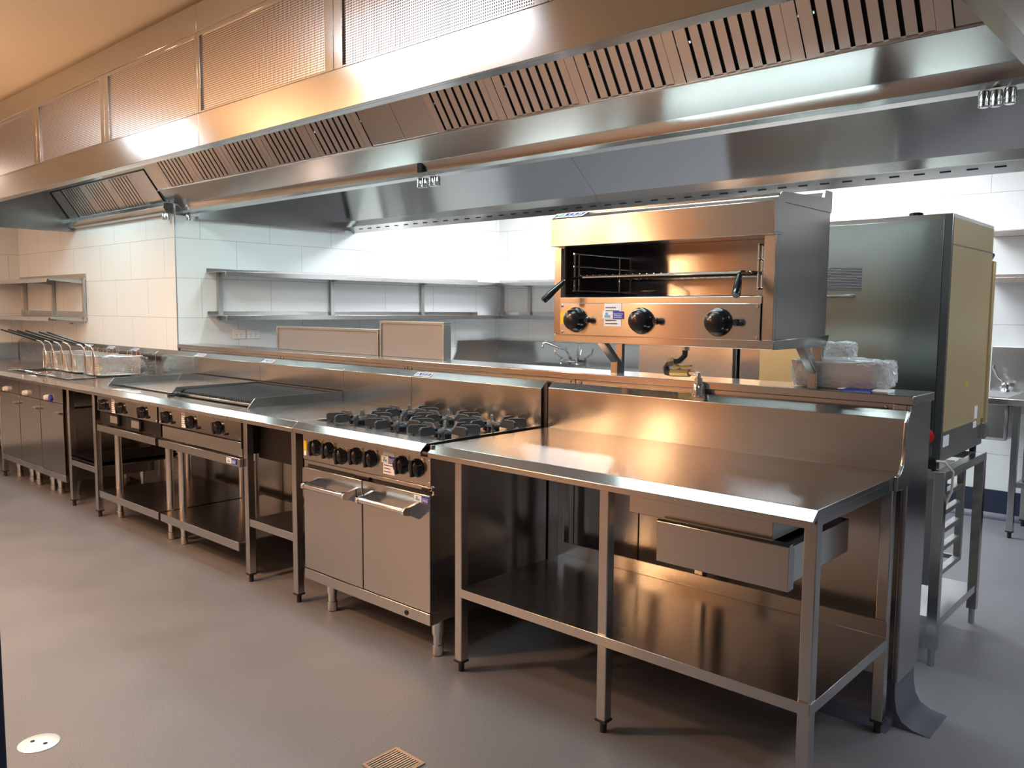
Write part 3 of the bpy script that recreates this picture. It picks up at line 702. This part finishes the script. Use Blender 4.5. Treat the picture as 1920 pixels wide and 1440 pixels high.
# wrapped tray and booklet on the capping
t = thing('wrapped_tray', 'pale steamer tray in crumpled clear plastic on the half wall', 'tray', (2.19, .9, 1.152))
tr = MB(); z0 = 1.157
def rect(x0, x1, y0, y1, z): return [(x0, y0, z), (x1, y0, z), (x1, y1, z), (x0, y1, z)]
A = rect(2.04, 2.325, .855, .965, z0); B = rect(2.02, 2.345, .845, .985, z0+.095)
Bi = rect(2.034, 2.331, .857, .973, z0+.095); Ai = rect(2.05, 2.315, .865, .955, z0+.008)
fc = [(0, 1, 2, 3)]
for q in range(3):
    for i in range(4): fc.append((q*4+i, q*4+(i+1) % 4, q*4+4+(i+1) % 4, q*4+4+i))
fc.append((12, 13, 14, 15))
tr.poly(A+B+Bi+Ai, fc); tr.build('tray', mat('tray_tint', (.72, .68, .67), .3, .35), t, .002)
def crumple(name, cx, cy, cz, sx, sy, sz, amp, seed, n=26, k2=14):
    rnd = random.Random(seed); bm = bmesh.new(); bmesh.ops.create_icosphere(bm, subdivisions=4, radius=1)
    from mathutils import noise
    for v in bm.verts:
        p = v.co.copy(); q = Vector((math.copysign(abs(p.x)**.45, p.x), math.copysign(abs(p.y)**.45, p.y), math.copysign(abs(p.z)**.5, p.z)))
        nn = abs(noise.noise(p*2.6+Vector((seed, 0, 0))))*1.2 + abs(noise.noise(p*6+Vector((0, seed, 0))))*.6
        q *= 1 - amp*nn
        v.co = Vector((cx+q.x*sx, cy+q.y*sy, max(1.1535, cz+q.z*sz)))
    w = wloc(t); bmesh.ops.translate(bm, verts=bm.verts[:], vec=-w)
    me = bpy.data.meshes.new(name); bm.to_mesh(me); bm.free(); me.materials.append(MT['clear_wrap'])
    o = bpy.data.objects.new(name, me); C.objects.link(o); o.parent = t; return o
crumple('plastic_wrap', 2.185, .91, 1.205, .185, .085, .062, .16, 3)
crumple('wrap_bunch', 2.18, .90, 1.285, .062, .05, .042, .42, 9)
crumple('wrap_bunch', 2.345, .88, 1.215, .042, .045, .055, .45, 5)
t = thing('booklet', 'folded blue and white manual lying in front of the wrapped tray', 'booklet', (2.28, .83, 1.152))
MB().prism([(.79, 1.1525), (.80, 1.158), (.86, 1.1585), (.865, 1.1535)], 'x', 2.225, 2.33).build('cover', 'blue', t)
MB().prism([(.795, 1.1585), (.86, 1.159), (.862, 1.161), (.80, 1.161)], 'x', 2.215, 2.232).build('fold', 'paper', t)
MB().prism([(.80, 1.1525), (.795, 1.159), (.81, 1.163), (.87, 1.163), (.87, 1.1525)], 'x', 2.332, 2.385).build('pages', 'paper', t, .001)

# ------------------------------------------------------------------ grey backed panels on the half wall
for k, (a, b, zt, lab) in enumerate(((-1.62, -.53, 1.307, 'long low framed grey panel standing on the half wall'), (-.515, .035, 1.358, 'taller squarish framed grey panel on the half wall'))):
    t = thing('service_panel', lab, 'panel', ((a+b)/2, .93, 1.152), 'framed grey panels on the half wall')
    g = MB(); y0, y1 = .93, .985
    g.box(a, b, y0, y1, zt-.014, zt); g.box(a, a+.014, y0, y1, 1.153, zt-.014); g.box(b-.014, b, y0, y1, 1.153, zt-.014)
    g.build('frame', 'galv', t, .001)
    bx(a+.014, b-.014, y0+.008, y1-.005, 1.1535, zt-.014).build('panel', 'mattgrey', t)
    g = MB()
    for x in [a+.03+(b-a-.06)*q/4 for q in range(5)]: g.lathe([(.004, 0), (.003, .003)], (x, y0+.008, zt-.024), 'y', 8, -1)
    for x in (a+.024, b-.024): g.lathe([(.004, 0), (.003, .003)], (x, y0+.008, 1.21), 'y', 8, -1)
    g.build_split('screw', 'chrome', t)

# ------------------------------------------------------------------ stainless cabinets behind the half wall
for k, (a, b, m, lab) in enumerate(((.735, 1.33, ST, 'tall stainless cabinet behind the half wall, left under the salamander'), (1.345, 1.75, STZ, 'tall cabinet with cream protective film behind the half wall'))):
    t = thing('upright_cabinet', lab, 'cabinet', ((a+b)/2, 2.1, 0))
    bx(a, b, 1.77, 2.4, .1, 1.72).build('body', STZ, t, .004)
    bx(a+.012, b-.012, 1.752, 1.77, .14, 1.70).build('door', m, t, .003)
    if k: bx(a+.12, b-.05, 1.7505, 1.752, .9, 1.6).build('film', 'film', t); MB().tube([(b-.06, 1.745, 1.5), (b-.06, 1.745, 1.2), (b-.09, 1.745, 1.12), (b-.16, 1.745, .98)], .003, 6).build('cable', 'galv', t)
    for x, y in ((a+.06, 1.84), (b-.06, 1.84), (a+.06, 2.33), (b-.06, 2.33)): MB().cyl((x, y, 0), (x, y, .1), .02, n=12).build('foot', 'rubber', t)
    bx(a+.02, a+.035, 1.735, 1.752, .75, 1.05).build('handle', 'satin', t)

# ------------------------------------------------------------------ combi oven on its stand
OX0, OX1, OY0, OY1, OZ0, OZ1 = 1.885, 2.40, 1.415, 2.07, .835, 1.815
t = thing('combi_oven', 'tall slim combi oven with yellow film on its side', 'oven', ((OX0+OX1)/2, 1.75, OZ0))
bx(OX0, OX1, OY0+.004, OY1, OZ0, OZ1).build('body', STZ, t, .003)
bx(OX0+.02, OX1-.03, OY0-.004, OY0+.003, OZ0+.02, OZ1-.022).build('back_panel', brushed('shaded_oven_steel', (.36, .40, .385), .2, 'x'), t, .001)  # same steel darkened; the dim surroundings it mirrors are in the colour
bx(OX1-.028, OX1-.001, OY0-.002, OY0+.003, OZ0, OZ1-.002).build('corner_strip', mat('strip_grey', (.12, .13, .13), .6, .4), t)
bx(OX1+.0003, OX1+.002, OY0+.01, OY1-.005, .955, 1.692).build('side_film', 'film', t)
bx(OX1+.0003, OX1+.002, OY0+.01, OY1-.005, 1.698, 1.80).build('side_film', 'film', t)
bx(OX1-.03, OX1+.012, OY1, OY1+.03, .93, 1.66).build('door_edge', 'film', t, .004)
MB().cyl((OX1-.01, OY1+.02, 1.675), (OX1-.01, OY1+.05, 1.69), .01, n=8).build('door_hinge', 'black', t)
g = MB()
for k in range(15): g.box(OX0+.04, 2.066, OY0-.0048, OY0-.0041, 1.52+k*.0065, 1.523+k*.0065)
vg = g.build('warning_placard', 'ink', t); vg['label'] = 'dark ruled warning placard'
MB().tube([(1.93, OY0-.03, 1.495), (2.028, OY0-.03, 1.495), (2.034, OY0-.02, 1.495), (2.034, OY0, 1.495)], .005, 8).build('rear_rail', 'chrome', t)
for x, rr_, hh in ((2.21, .028, .03), (2.285, .02, .014)):
    MB().lathe([(rr_*.8, 0), (rr_*.8, hh*.5), (rr_, hh*.55), (rr_, hh*.9), (rr_*.7, hh)], (x, 1.6, OZ1), 'z', 20).build('vent_cap', 'black', t)
quad('paper_label', (OX1+.0015, 1.372+.06, .893), (0, 1, 0), (0, 0, 1), .085, .045, 'paper', t)
quad('paper_label', (OX1+.0022, 1.90, .965), (0, 1, 0), (0, 0, 1), .05, .055, 'paper', t)
quad('paper_label', (OX1+.0022, 1.885, .925), (0, 1, 0), (0, 0, 1), .06, .028, 'paper', t)
quad('paper_label', (OX1+.0018, 1.955, .93), (0, 1, 0), (0, 0, 1), .06, .11, 'film', t)
MB().prism([(1.73, 1.12), (1.745, 1.155), (1.76, 1.12), (1.748, 1.12), (1.748, 1.10), (1.742, 1.10), (1.742, 1.12)], 'x', OX1+.002, OX1+.0028).build('yellow_mark', 'yellow', t)
MB().lathe([(.032, 0), (.032, .008), (.02, .012)], (2.343, OY0-.002, .935), 'y', 24, -1).build('red_button', 'red', t)
bx(2.33, 2.392, OY0-.02, OY0, .806, .85).build('connection_box', 'black', t, .003)
MB().tube([(2.395, OY0-.03, .845), (2.42, OY0-.01, .84), (2.445, OY0+.02, .80), (2.44, OY0+.03, .72), (2.42, OY0+.03, .66)], .005, 8).build('drain_hose', 'hose', t)
MB().prism([(2.05, .86), (2.05, .93), (2.13, .90), (2.13, .87)], 'x', OX1-.08, OX1+.015).build('drip_catch', 'galv', t)
for x in (OX0+.06, OX1-.03):
    for y in (OY0+.05, OY1-.02): MB().cyl((x, y, .80), (x, y, OZ0), .014, n=12).build('foot', 'rubber', t)
t = thing('oven_stand', 'open steel stand with tray runners under the combi oven', 'stand', (2.15, 1.75, 0))
for x in (1.88, 2.385):
    for y in (1.40, 2.03):
        l = bx(x, x+.04, y, y+.04, .07, .80).build('leg', STZ, t, .002)
        MB().cyl((x+.02, y+.02, 0), (x+.02, y+.02, .07), .013, n=14).build('foot', 'galv', l)
g = MB()
for x in (1.885, 2.385): g.box(x+.0005, x+.0395, 1.44, 2.03, .765, .7995)
g.box(1.92, 2.385, 1.4005, 1.4395, .765, .7995); g.box(1.92, 2.385, 2.0305, 2.0695, .765, .7995)
g.build('top_frame', STY, t, .001)
bx(1.885, 2.42, 1.4405, 2.0295, .155, .19).build('undershelf', ST, t, .001)
g = MB()
for x in (1.95, 2.33):
    g.box(x, x+.03, 1.50, 1.525, .30, .765); g.box(x, x+.03, 1.98, 2.005, .30, .765); g.box(x, x+.03, 1.525, 1.98, .30, .32)
for z in (.40, .48, .56, .64, .71):
    for x in (1.955, 2.325): g.box(x, x+.03, 1.525, 1.98, z, z+.02)
g.box(1.98, 2.33, 1.98, 2.0, .30, .32)
g.build('tray_runner_frame', 'galv', t, .001)
tag(MB().prism([(1.53, .74), (1.95, .74), (1.97, .76), (1.96, .76), (1.94, .748), (1.54, .748), (1.52, .76), (1.51, .76)], 'x', 1.99, 2.32).build('baking_tray', 'alu'), 'flat tray slid into the stand under the combi oven', 'tray')

# ------------------------------------------------------------------ back benches, sinks, taps
def tap(parent_label, x, y, z, flip=1):
    t = thing('mixer_tap', parent_label, 'tap', (x, y, z))
    g = MB()
    for dx in (-.1, .1): g.lathe([(.024, 0), (.022, .008), (.014, .012), (.014, .04), (.018, .045), (.018, .06), (.01, .065)], (x+dx, y, z), 'z', 16)
    g.tube([(x-.1, y, z+.03), (x+.1, y, z+.03)], .011, 10); g.build('body', 'chrome', t)
    g = MB()
    for dx in (-1, 1): g.tube([(x+dx*.1, y, z+.06), (x+dx*.12, y-.01, z+.075), (x+dx*.155, y-.02, z+.10), (x+dx*.17, y-.02, z+.15)], [.007, .006, .006, .008], 10)
    g.build('lever', 'chrome', t)
    MB().tube([(x, y, z+.03), (x, y, z+.10), (x-.005, y-.01, z+.13), (x-.07*flip, y-.10, z+.17), (x-.13*flip, y-.19, z+.21), (x-.15*flip, y-.21, z+.205), (x-.155*flip, y-.22, z+.16)], [.013, .011, .010, .009, .009, .010, .012], 12).build('spout', 'chrome', t)
t = thing('corner_sink_bench', 'stainless sink bench along the back wall corner', 'bench', (-1, 4.0, 0))
g = MB(); g.box(XN+.62, .7, 3.62, 4.30, .86, .9)
g.box(XN+.01, XN+.62, 3.62, 4.30, .86, .9); g.build('worktop', ST, t, .002)
bx(XN+.006, .7, 4.295, 4.32, .88, 1.105).build('splashback', ST, t, .002)
MB().prism([(3.62, .9), (3.68, 1.0), (3.70, 1.11), (4.295, 1.11), (4.295, .9)], 'x', XN+.004, XN+.02).build('side_splash', STY, t)
sk = MB(); X_, Y_ = -2.0, 3.72
sk.box(X_, X_+.6, Y_, Y_+.42, .9005, .904); sk.build('sink_rim', 'satin', t); bx(X_+.02, X_+.58, Y_+.02, Y_+.40, .9042, .9050).build('sink_bowl', 'void', t)
for x in (XN+.05, -1.2, .62):
    for y in (3.68, 4.2): sq_leg(t, x, y, .86)
tap('chrome mixer tap with swivel spout behind the left sink', -1.70, 4.22, .90)
t = thing('sink_bench', 'stainless sink bench on the right by the back wall', 'bench', (2.9, 4.0, 0))
bx(1.95, 4.4, 3.68, 4.30, .862, .9).build('worktop', ST, t, .002)
bx(1.95, 4.4, 4.295, 4.322, .88, 1.20).build('splashback', STZ, t, .002)
bx(1.9505, 4.3995, 3.675, 3.72, 1.4, 1.401).build('x', ST, t); bpy.data.objects.remove([o for o in t.children if o.name.startswith('x')][0])
bx(2.02, 2.17, 3.78, 4.18, .62, .862).build('sink_bowl', 'satin', t, .02)
bx(1.97, 2.17, 3.76, 4.20, .9003, .902).build('sink_well', 'mattgrey', t)
for x in (2.19, 3.2, 4.3):
    for y in (3.80, 4.2): sq_leg(t, x, y, .862)
bx(2.23, 4.3, 3.81, 4.2, .33, .365).build('undershelf', ST, t, .001)
for k in range(1):
    tag(MB().lathe([(.05, .366), (.055, .372), (.06, .40), (.057, .40), (.05, .374)], (2.36, 3.95, 0), 'z', 20).build('bowl', 'satin'), 'small steel bowl on the shelf under the right sink bench', 'bowl')
tp = thing('mixer_tap', 'short chrome lever tap beside the right sink bowl', 'tap', (2.06, 4.22, .9))
MB().lathe([(.03, 0), (.028, .01), (.022, .02), (.024, .05), (.016, .06)], (2.06, 4.2, .902), 'z', 18).build('body', 'chrome', tp)
MB().tube([(2.06, 4.2, .955), (2.04, 4.18, .98), (2.02, 4.16, 1.0), (2.0, 4.14, 1.06), (2.0, 4.14, 1.08)], [.008, .007, .007, .009, .009], 10).build('lever', 'chrome', tp)
MB().tube([(2.06, 4.2, .93), (2.07, 4.1, .95), (2.07, 4.03, .94)], .009, 10).build('spout', 'chrome', tp)

# wall shelves
def shelf_run(name, label, axis, p0, p1, w0, w1, zs, br, m=ST, up=.035):
    """axis 'y': runs along y on a wall facing +x (w0=wall x, w1=front x); axis 'x': runs along x on a wall facing -y"""
    mid = ((w0+w1)/2, (p0+p1)/2) if axis == 'y' else ((p0+p1)/2, (w0+w1)/2)
    t = thing(name, label, 'shelf', (mid[0], mid[1], min(zs)))
    sg = 1 if w1 > w0 else -1
    for z in zs:
        pr = [(w0+sg*.002, z-.004), (w0+sg*.002, z+up), (w0+sg*.006, z+up), (w0+sg*.006, z), (w1, z), (w1, z-.035), (w1-sg*.006, z-.035), (w1-sg*.006, z-.004)]
        g = MB(); g.prism(pr, 'y' if axis == 'y' else 'x', p0, p1); g.build('shelf_board', m, t, .001)
    for q in br:
        g = MB()
        z0_, z1_ = min(zs)-.04, max(zs)-.004
        a_, b_ = sorted((w0+sg*.0062, w0+sg*.03))
        if axis == 'y': g.box(a_, b_, q-.018, q+.018, z0_, z1_)
        else: g.box(q-.018, q+.018, a_, b_, z0_, z1_)
        for z in zs:
            pr = [(w0+sg*.03, z-.005), (w1-sg*.03, z-.005), (w1-sg*.03, z-.015), (w0+sg*.03, z-.04)]
            g.prism(pr, 'y' if axis == 'y' else 'x', q-.003, q+.003)
        g.build('bracket', 'galv', t)
    return t
shelf_run('wall_shelf', 'double stainless shelf on the side wall above the half wall', 'y', 1.02, 3.995, XN, -2.44, (1.70, 1.37), (1.12, 2.17, 3.22), up=.03)
shelf_run('wall_shelf', 'double stainless shelf on the back wall beside the corner', 'x', XN+.01, .9, YB, 4.0, (1.70, 1.37), (-2.68, -2.29, -1.0, .3))
shelf_run('wall_shelf', 'double stainless shelf on the tiled wall above the fryers', 'x', XL+.01, -4.45, YN, .45, (1.672, 1.335), (-6.0, -5.22, -4.47), up=.05)
shelf_run('wall_shelf', 'double stainless shelf on the back wall right of the oven', 'x', 1.9, 4.4, YB, 3.98, (1.96, 1.66), (2.4, 3.4), STZ)
# power outlets
for k, (y0, lab) in enumerate(((1.225, 'left double power outlet on the tiled wall under the shelf'), (1.348, 'right double power outlet on the tiled wall under the shelf'))):
    t = thing('power_outlet', lab, 'outlet', (XN, y0+.058, 1.218), 'power outlets under the shelf')
    bx(XN+.0005, XN+.011, y0, y0+.115, 1.18, 1.255).build('plate', 'plastic_white', t, .003)
    g = MB()
    for q in (.035, .075):
        for dy, dz in ((-.007, .004), (.007, .004), (0, -.012)): g.box(XN+.011, XN+.0117, y0+q+dy-.0015, y0+q+dy+.0015, 1.212+dz-.004, 1.212+dz+.004)
    g.build('socket_slots', 'void', t)
    g = MB()
    for q in (.03, .08): g.box(XN+.011, XN+.014, y0+q-.006, y0+q+.006, 1.232, 1.246)
    g.build('switch', 'plastic_white', t)
tag(bx(-4.86, -4.79, YN-.006, YN-.0005, 1.268, 1.276).build('wall_mark', 'mattgrey'), 'small grey fixing plate on the tiles under the left shelf', 'plate')

# ------------------------------------------------------------------ exhaust hood
t = thing('exhaust_hood', 'long stainless exhaust hood with filters over the cook line', 'hood', (0, .8, 2.1))
HX0, HX1, HB, HT = -4.7, 2.84, 2.095, 2.665
YF = -.42
# front fascia: lower band, upper band, mullions
for k in range(3):
    xa, xb = ((0.001, HX1), (-2.819, -.001), (HX0, -2.821))[k]
    g = MB(); g.box(xa, xb, YF, YF+.02, HB, 2.228); g.box(xa, xb, YF+.001, YF+.02, 2.553, HT)
    g.build_split('fascia', ST, t, .0015)
    g = MB(); g.box(xa, xb, YF+.02, -.365, HB, HB+.012); g.box(xa, xb, -.38, -.37, HB+.012, HT)
    g.build_split('front_rim', ST, t)
edges = [2.84, 1.88, .94, 0, -.94, -1.88, -2.82, -3.76, -4.7]
for i in range(8):
    b_, a_ = edges[i], edges[i+1]
    ma = .022 if abs(a_) < .01 or abs(a_+2.82) < .01 else .05
    mb_ = .022 if abs(b_) < .01 or abs(b_+2.82) < .01 else .05
    g = MB(); g.box(a_+.001, a_+ma, YF+.001, YF+.02, 2.229, 2.552); g.box(b_-mb_, b_-.001, YF+.001, YF+.02, 2.229, 2.552)
    g.box(a_+ma, b_-mb_, YF+.001, YF+.02, 2.229, 2.236); g.box(a_+ma, b_-mb_, YF+.001, YF+.02, 2.535, 2.552)
    g.build_split('mullion', ST, t, .001)
    bx(a_+ma, b_-mb_, YF+.009, YF+.014, 2.236, 2.535).build('perforated_panel', 'perforated', t)
bx(HX0+.005, HX1-.005, YF+.021, 2.42, 2.62, HT-.002).build('top_plate', ST, t)
# filter plane geometry
P0, P1, P2 = Vector((0, .475, 2.62)), Vector((0, .702, 2.291)), Vector((0, .789, 2.190))
dn = (P1-P0).normalized(); nrm = Vector((0, -dn.z*-1, dn.y*-1)); nrm = Vector((0, dn.z, -dn.y)).normalized()
if nrm.y > 0: nrm = -nrm
mods = [(.001, 2.815, (.25, 2.56), 5), (-2.819, -.001, (-2.62, -.27), 5), (HX0+.003, -2.821, (-4.45, -3.05), 3)]
for (xa, xb, (fa, fb), nf) in mods:
    # lower apron and blank plates
    P0, P1 = (Vector((0, .475, 2.62)), Vector((0, .702, 2.291))) if nf == 5 else (Vector((0, .608, 2.432)), Vector((0, .757, 2.213)))
    dn = (P1-P0).normalized(); nrm = Vector((0, dn.z, -dn.y))
    g = MB(); g.prism([(P1.y, P1.z), (P2.y, P2.z), (P2.y+.006, P2.z+.004), (P1.y+.006, P1.z+.004)], 'x', xa, xb)
    g.build('apron', ST, t)
    if nf == 3:
        MB().prism([(.475, 2.62), (.600, 2.440), (.606, 2.444), (.481, 2.624)], 'x', xa, xb).build('upper_plate', ST, t)
        bx(xa+.02, xb-.02, .602, .615, 2.432, 2.440).build('shadow_gap', 'void', t)
    g = MB()
    for (p, q) in ((xa, fa-.002), (fb+.002, xb)):
        g.prism([(P0.y, P0.z), (P1.y, P1.z-.001), (P1.y+.006, P1.z+.003), (P0.y+.006, P0.z+.004)], 'x', p, q)
    g.build_split('blank_plate', STY, t)
    lip = P1 - nrm*0
    MB().tube([(xa+.002, P1.y-.004, P1.z-.002), (xb-.002, P1.y-.004, P1.z-.002)], .005, 8).build('filter_channel', 'satin', t)
    w = (fb-fa)/nf
    for i in range(nf):
        xo = fa+i*w
        fr = MB(); bar = MB()
        def slab(mb, x0, x1, s0, s1, h0, h1):
            A = P0+dn*s0; B = P0+dn*s1
            q = [(A+nrm*h0), (B+nrm*h0), (B+nrm*h1), (A+nrm*h1)]
            mb.prism([(v.y, v.z) for v in q], 'x', x0, x1)
        LN = (P1-P0).length
        vs = []
        for hh in (0, .006):
            for (xa_, xb_, sa, sb_) in ((xo+.002, xo+w-.002, 0, LN-.004), (xo+.05, xo+w-.05, .008, LN-.012)):
                for xx, ss in ((xa_, sa), (xb_, sa), (xb_, sb_), (xa_, sb_)):
                    q = P0+dn*ss+nrm*hh; vs.append((xx, q.y, q.z))
        fcs = []
        for k4 in range(4):
            n4 = (k4+1) % 4
            fcs += [(k4, n4, 4+n4, 4+k4), (8+k4, 12+k4, 12+n4, 8+n4), (k4, 8+k4, 8+n4, n4), (4+k4, 4+n4, 12+n4, 12+k4)]
        fr.poly(vs, fcs)
        f = fr.build('baffle_filter', mat('filter_steel', (.60, .54, .51), 1, .3), t, .0008)
        nb = 7; inner = w-.1; gp = inner/(nb-.0)
        for j in range(nb):
            x0b = xo+.05+gp*j + gp*.28
            if j < nb: slab(bar, x0b, x0b+gp*.72 - .001, .002, LN-.006, 0, .006)
        bar.build('baffles', 'filter_steel', f)
        bk_ = MB(); slab(bk_, xo+.05, xo+w-.05, .002, LN-.006, -.02, -.012); bk_.build('filter_cavity', 'void', f)
# raised frame around the small filter bank at the far end
for (x0_, x1_) in ((-4.66, -4.46), (-3.04, -2.83)):
    q_ = [P0+nrm*.006, P1+nrm*.006, P1+nrm*.010, P0+nrm*.010]
    MB().prism([(v.y, v.z) for v in q_], 'x', x0_, x1_).build('filter_surround', ST, t)
# centre gutter
for (xa, xb) in ((.0015, 2.815), (-2.74, -.0015), (HX0+.003, -2.745)):
    rear = xa > -2.8
    pf = [(.789, 2.19), (.806, 2.166), (.812, 2.142), (.832, 2.128), (.905 if rear else .775, 2.128), (.93 if rear else .775, 2.15), (.95 if rear else .775, 2.19), (.94 if rear else .776, 2.2), (.80, 2.2)]
    if not rear: pf = [(.70, 2.17), (.715, 2.14), (.735, 2.125), (.776, 2.12), (.776, 2.2), (.71, 2.2)]
    MB().prism(pf, 'x', xa, xb).build('gutter', 'satin' if False else ST, t, .001)
g = MB()
for k in range(26): g.box(-2.5+k*.2, -2.46+k*.2, .7855, .7885, 2.196, 2.1985)
g.build('drain_slots', 'void', t)
# blank above fryers behind gutter
MB().prism([(.95, 2.19), (1.20, 2.615), (1.207, 2.613), (.957, 2.187)], 'x', -2.735, 2.815).build('rear_filter_plane', ST, t)
# rear sloping panel, rear gutter with slots
for (xa, xb) in ((-2.735, .019), (.021, 2.815)):
    MB().prism([(1.74, 2.615), (2.305, 2.185), (2.31, 2.19), (1.746, 2.62)], 'x', xa, xb).build('rear_slope', ST, t)
    MB().prism([(2.305, 2.185), (2.325, 2.140), (2.345, 2.137), (2.43, 2.098), (2.44, 2.098), (2.44, 2.66), (2.435, 2.66), (2.435, 2.11), (2.35, 2.145), (2.33, 2.15), (2.312, 2.19)], 'x', xa, xb).build('rear_gutter', ST, t)
g = MB()
for k in range(44):
    x = -2.6+k*.12
    A = Vector((0, 2.375, 2.1232)); B = Vector((0, 2.383, 2.1195)); n_ = Vector((0, -.42, -.9))*.0012
    g.prism([(v.y, v.z) for v in (A, B, B+n_, A+n_)], 'x', x, x+.05)
g.build_split('rear_slot', 'void', t)
# end panels
bx(HX1-.022, HX1, YF+.001, 2.44, HB+.04, HT).build('end_panel', STY, t)
MB().prism([(HX1-.05, HB), (HX1+.002, HB), (HX1+.002, HB+.042), (HX1-.004, HB+.042), (HX1-.004, HB+.008), (HX1-.05, HB+.008)], 'y', YF+.021, 2.44).build('end_rim', STY, t)
bx(HX0, HX0+.01, YF+.001, .776, HB+.005, HT).build('end_panel', STY, t)
bx(HX0, HX0+.04, YF+.02, .776, HB, HB+.02).build('end_rim', STY, t)
bx(-2.738, -2.733, .79, 2.44, HB+.02, 2.62).build('side_lining', STY, t)
bx(-2.738, -2.70, .95, 2.30, HB, HB+.02).build('end_rim', STY, t)
# drip cups
def cups(x0, n, dx, y=.862):
    for k in range(n):
        x = x0+k*dx; z = 2.125-.004*(k % 2)
        c = MB().lathe([(.016, 0), (.0175, -.004), (.0175, -.03), (.016, -.031), (.016, -.034), (.0175, -.036), (.0175, -.046), (.013, -.050)], (x, y-.01*(k % 2), z), 'z', 20)
        c.build('drip_cup', 'chrome', t)
cups(-.075, 4, .048); cups(-2.70, 1, .05, .87); cups(-2.82, 2, .07, .745); cups(2.615, 3, .036, .85)
bx(-.018, .016, .79, .80, 2.14, 2.19).build('joint_gap', 'void', t)
for i, (x, y) in enumerate(HOODL):
    bx(x-.62, x+.62, y-.17, y+.17, 2.595, 2.62).build('tube_light_housing', 'plastic_white', t)
    MB().box(x-.58, x+.58, y-.15, y+.15, 2.58, 2.5945).build('tube_light', 'tube', t)
print('objects', len(bpy.data.objects))
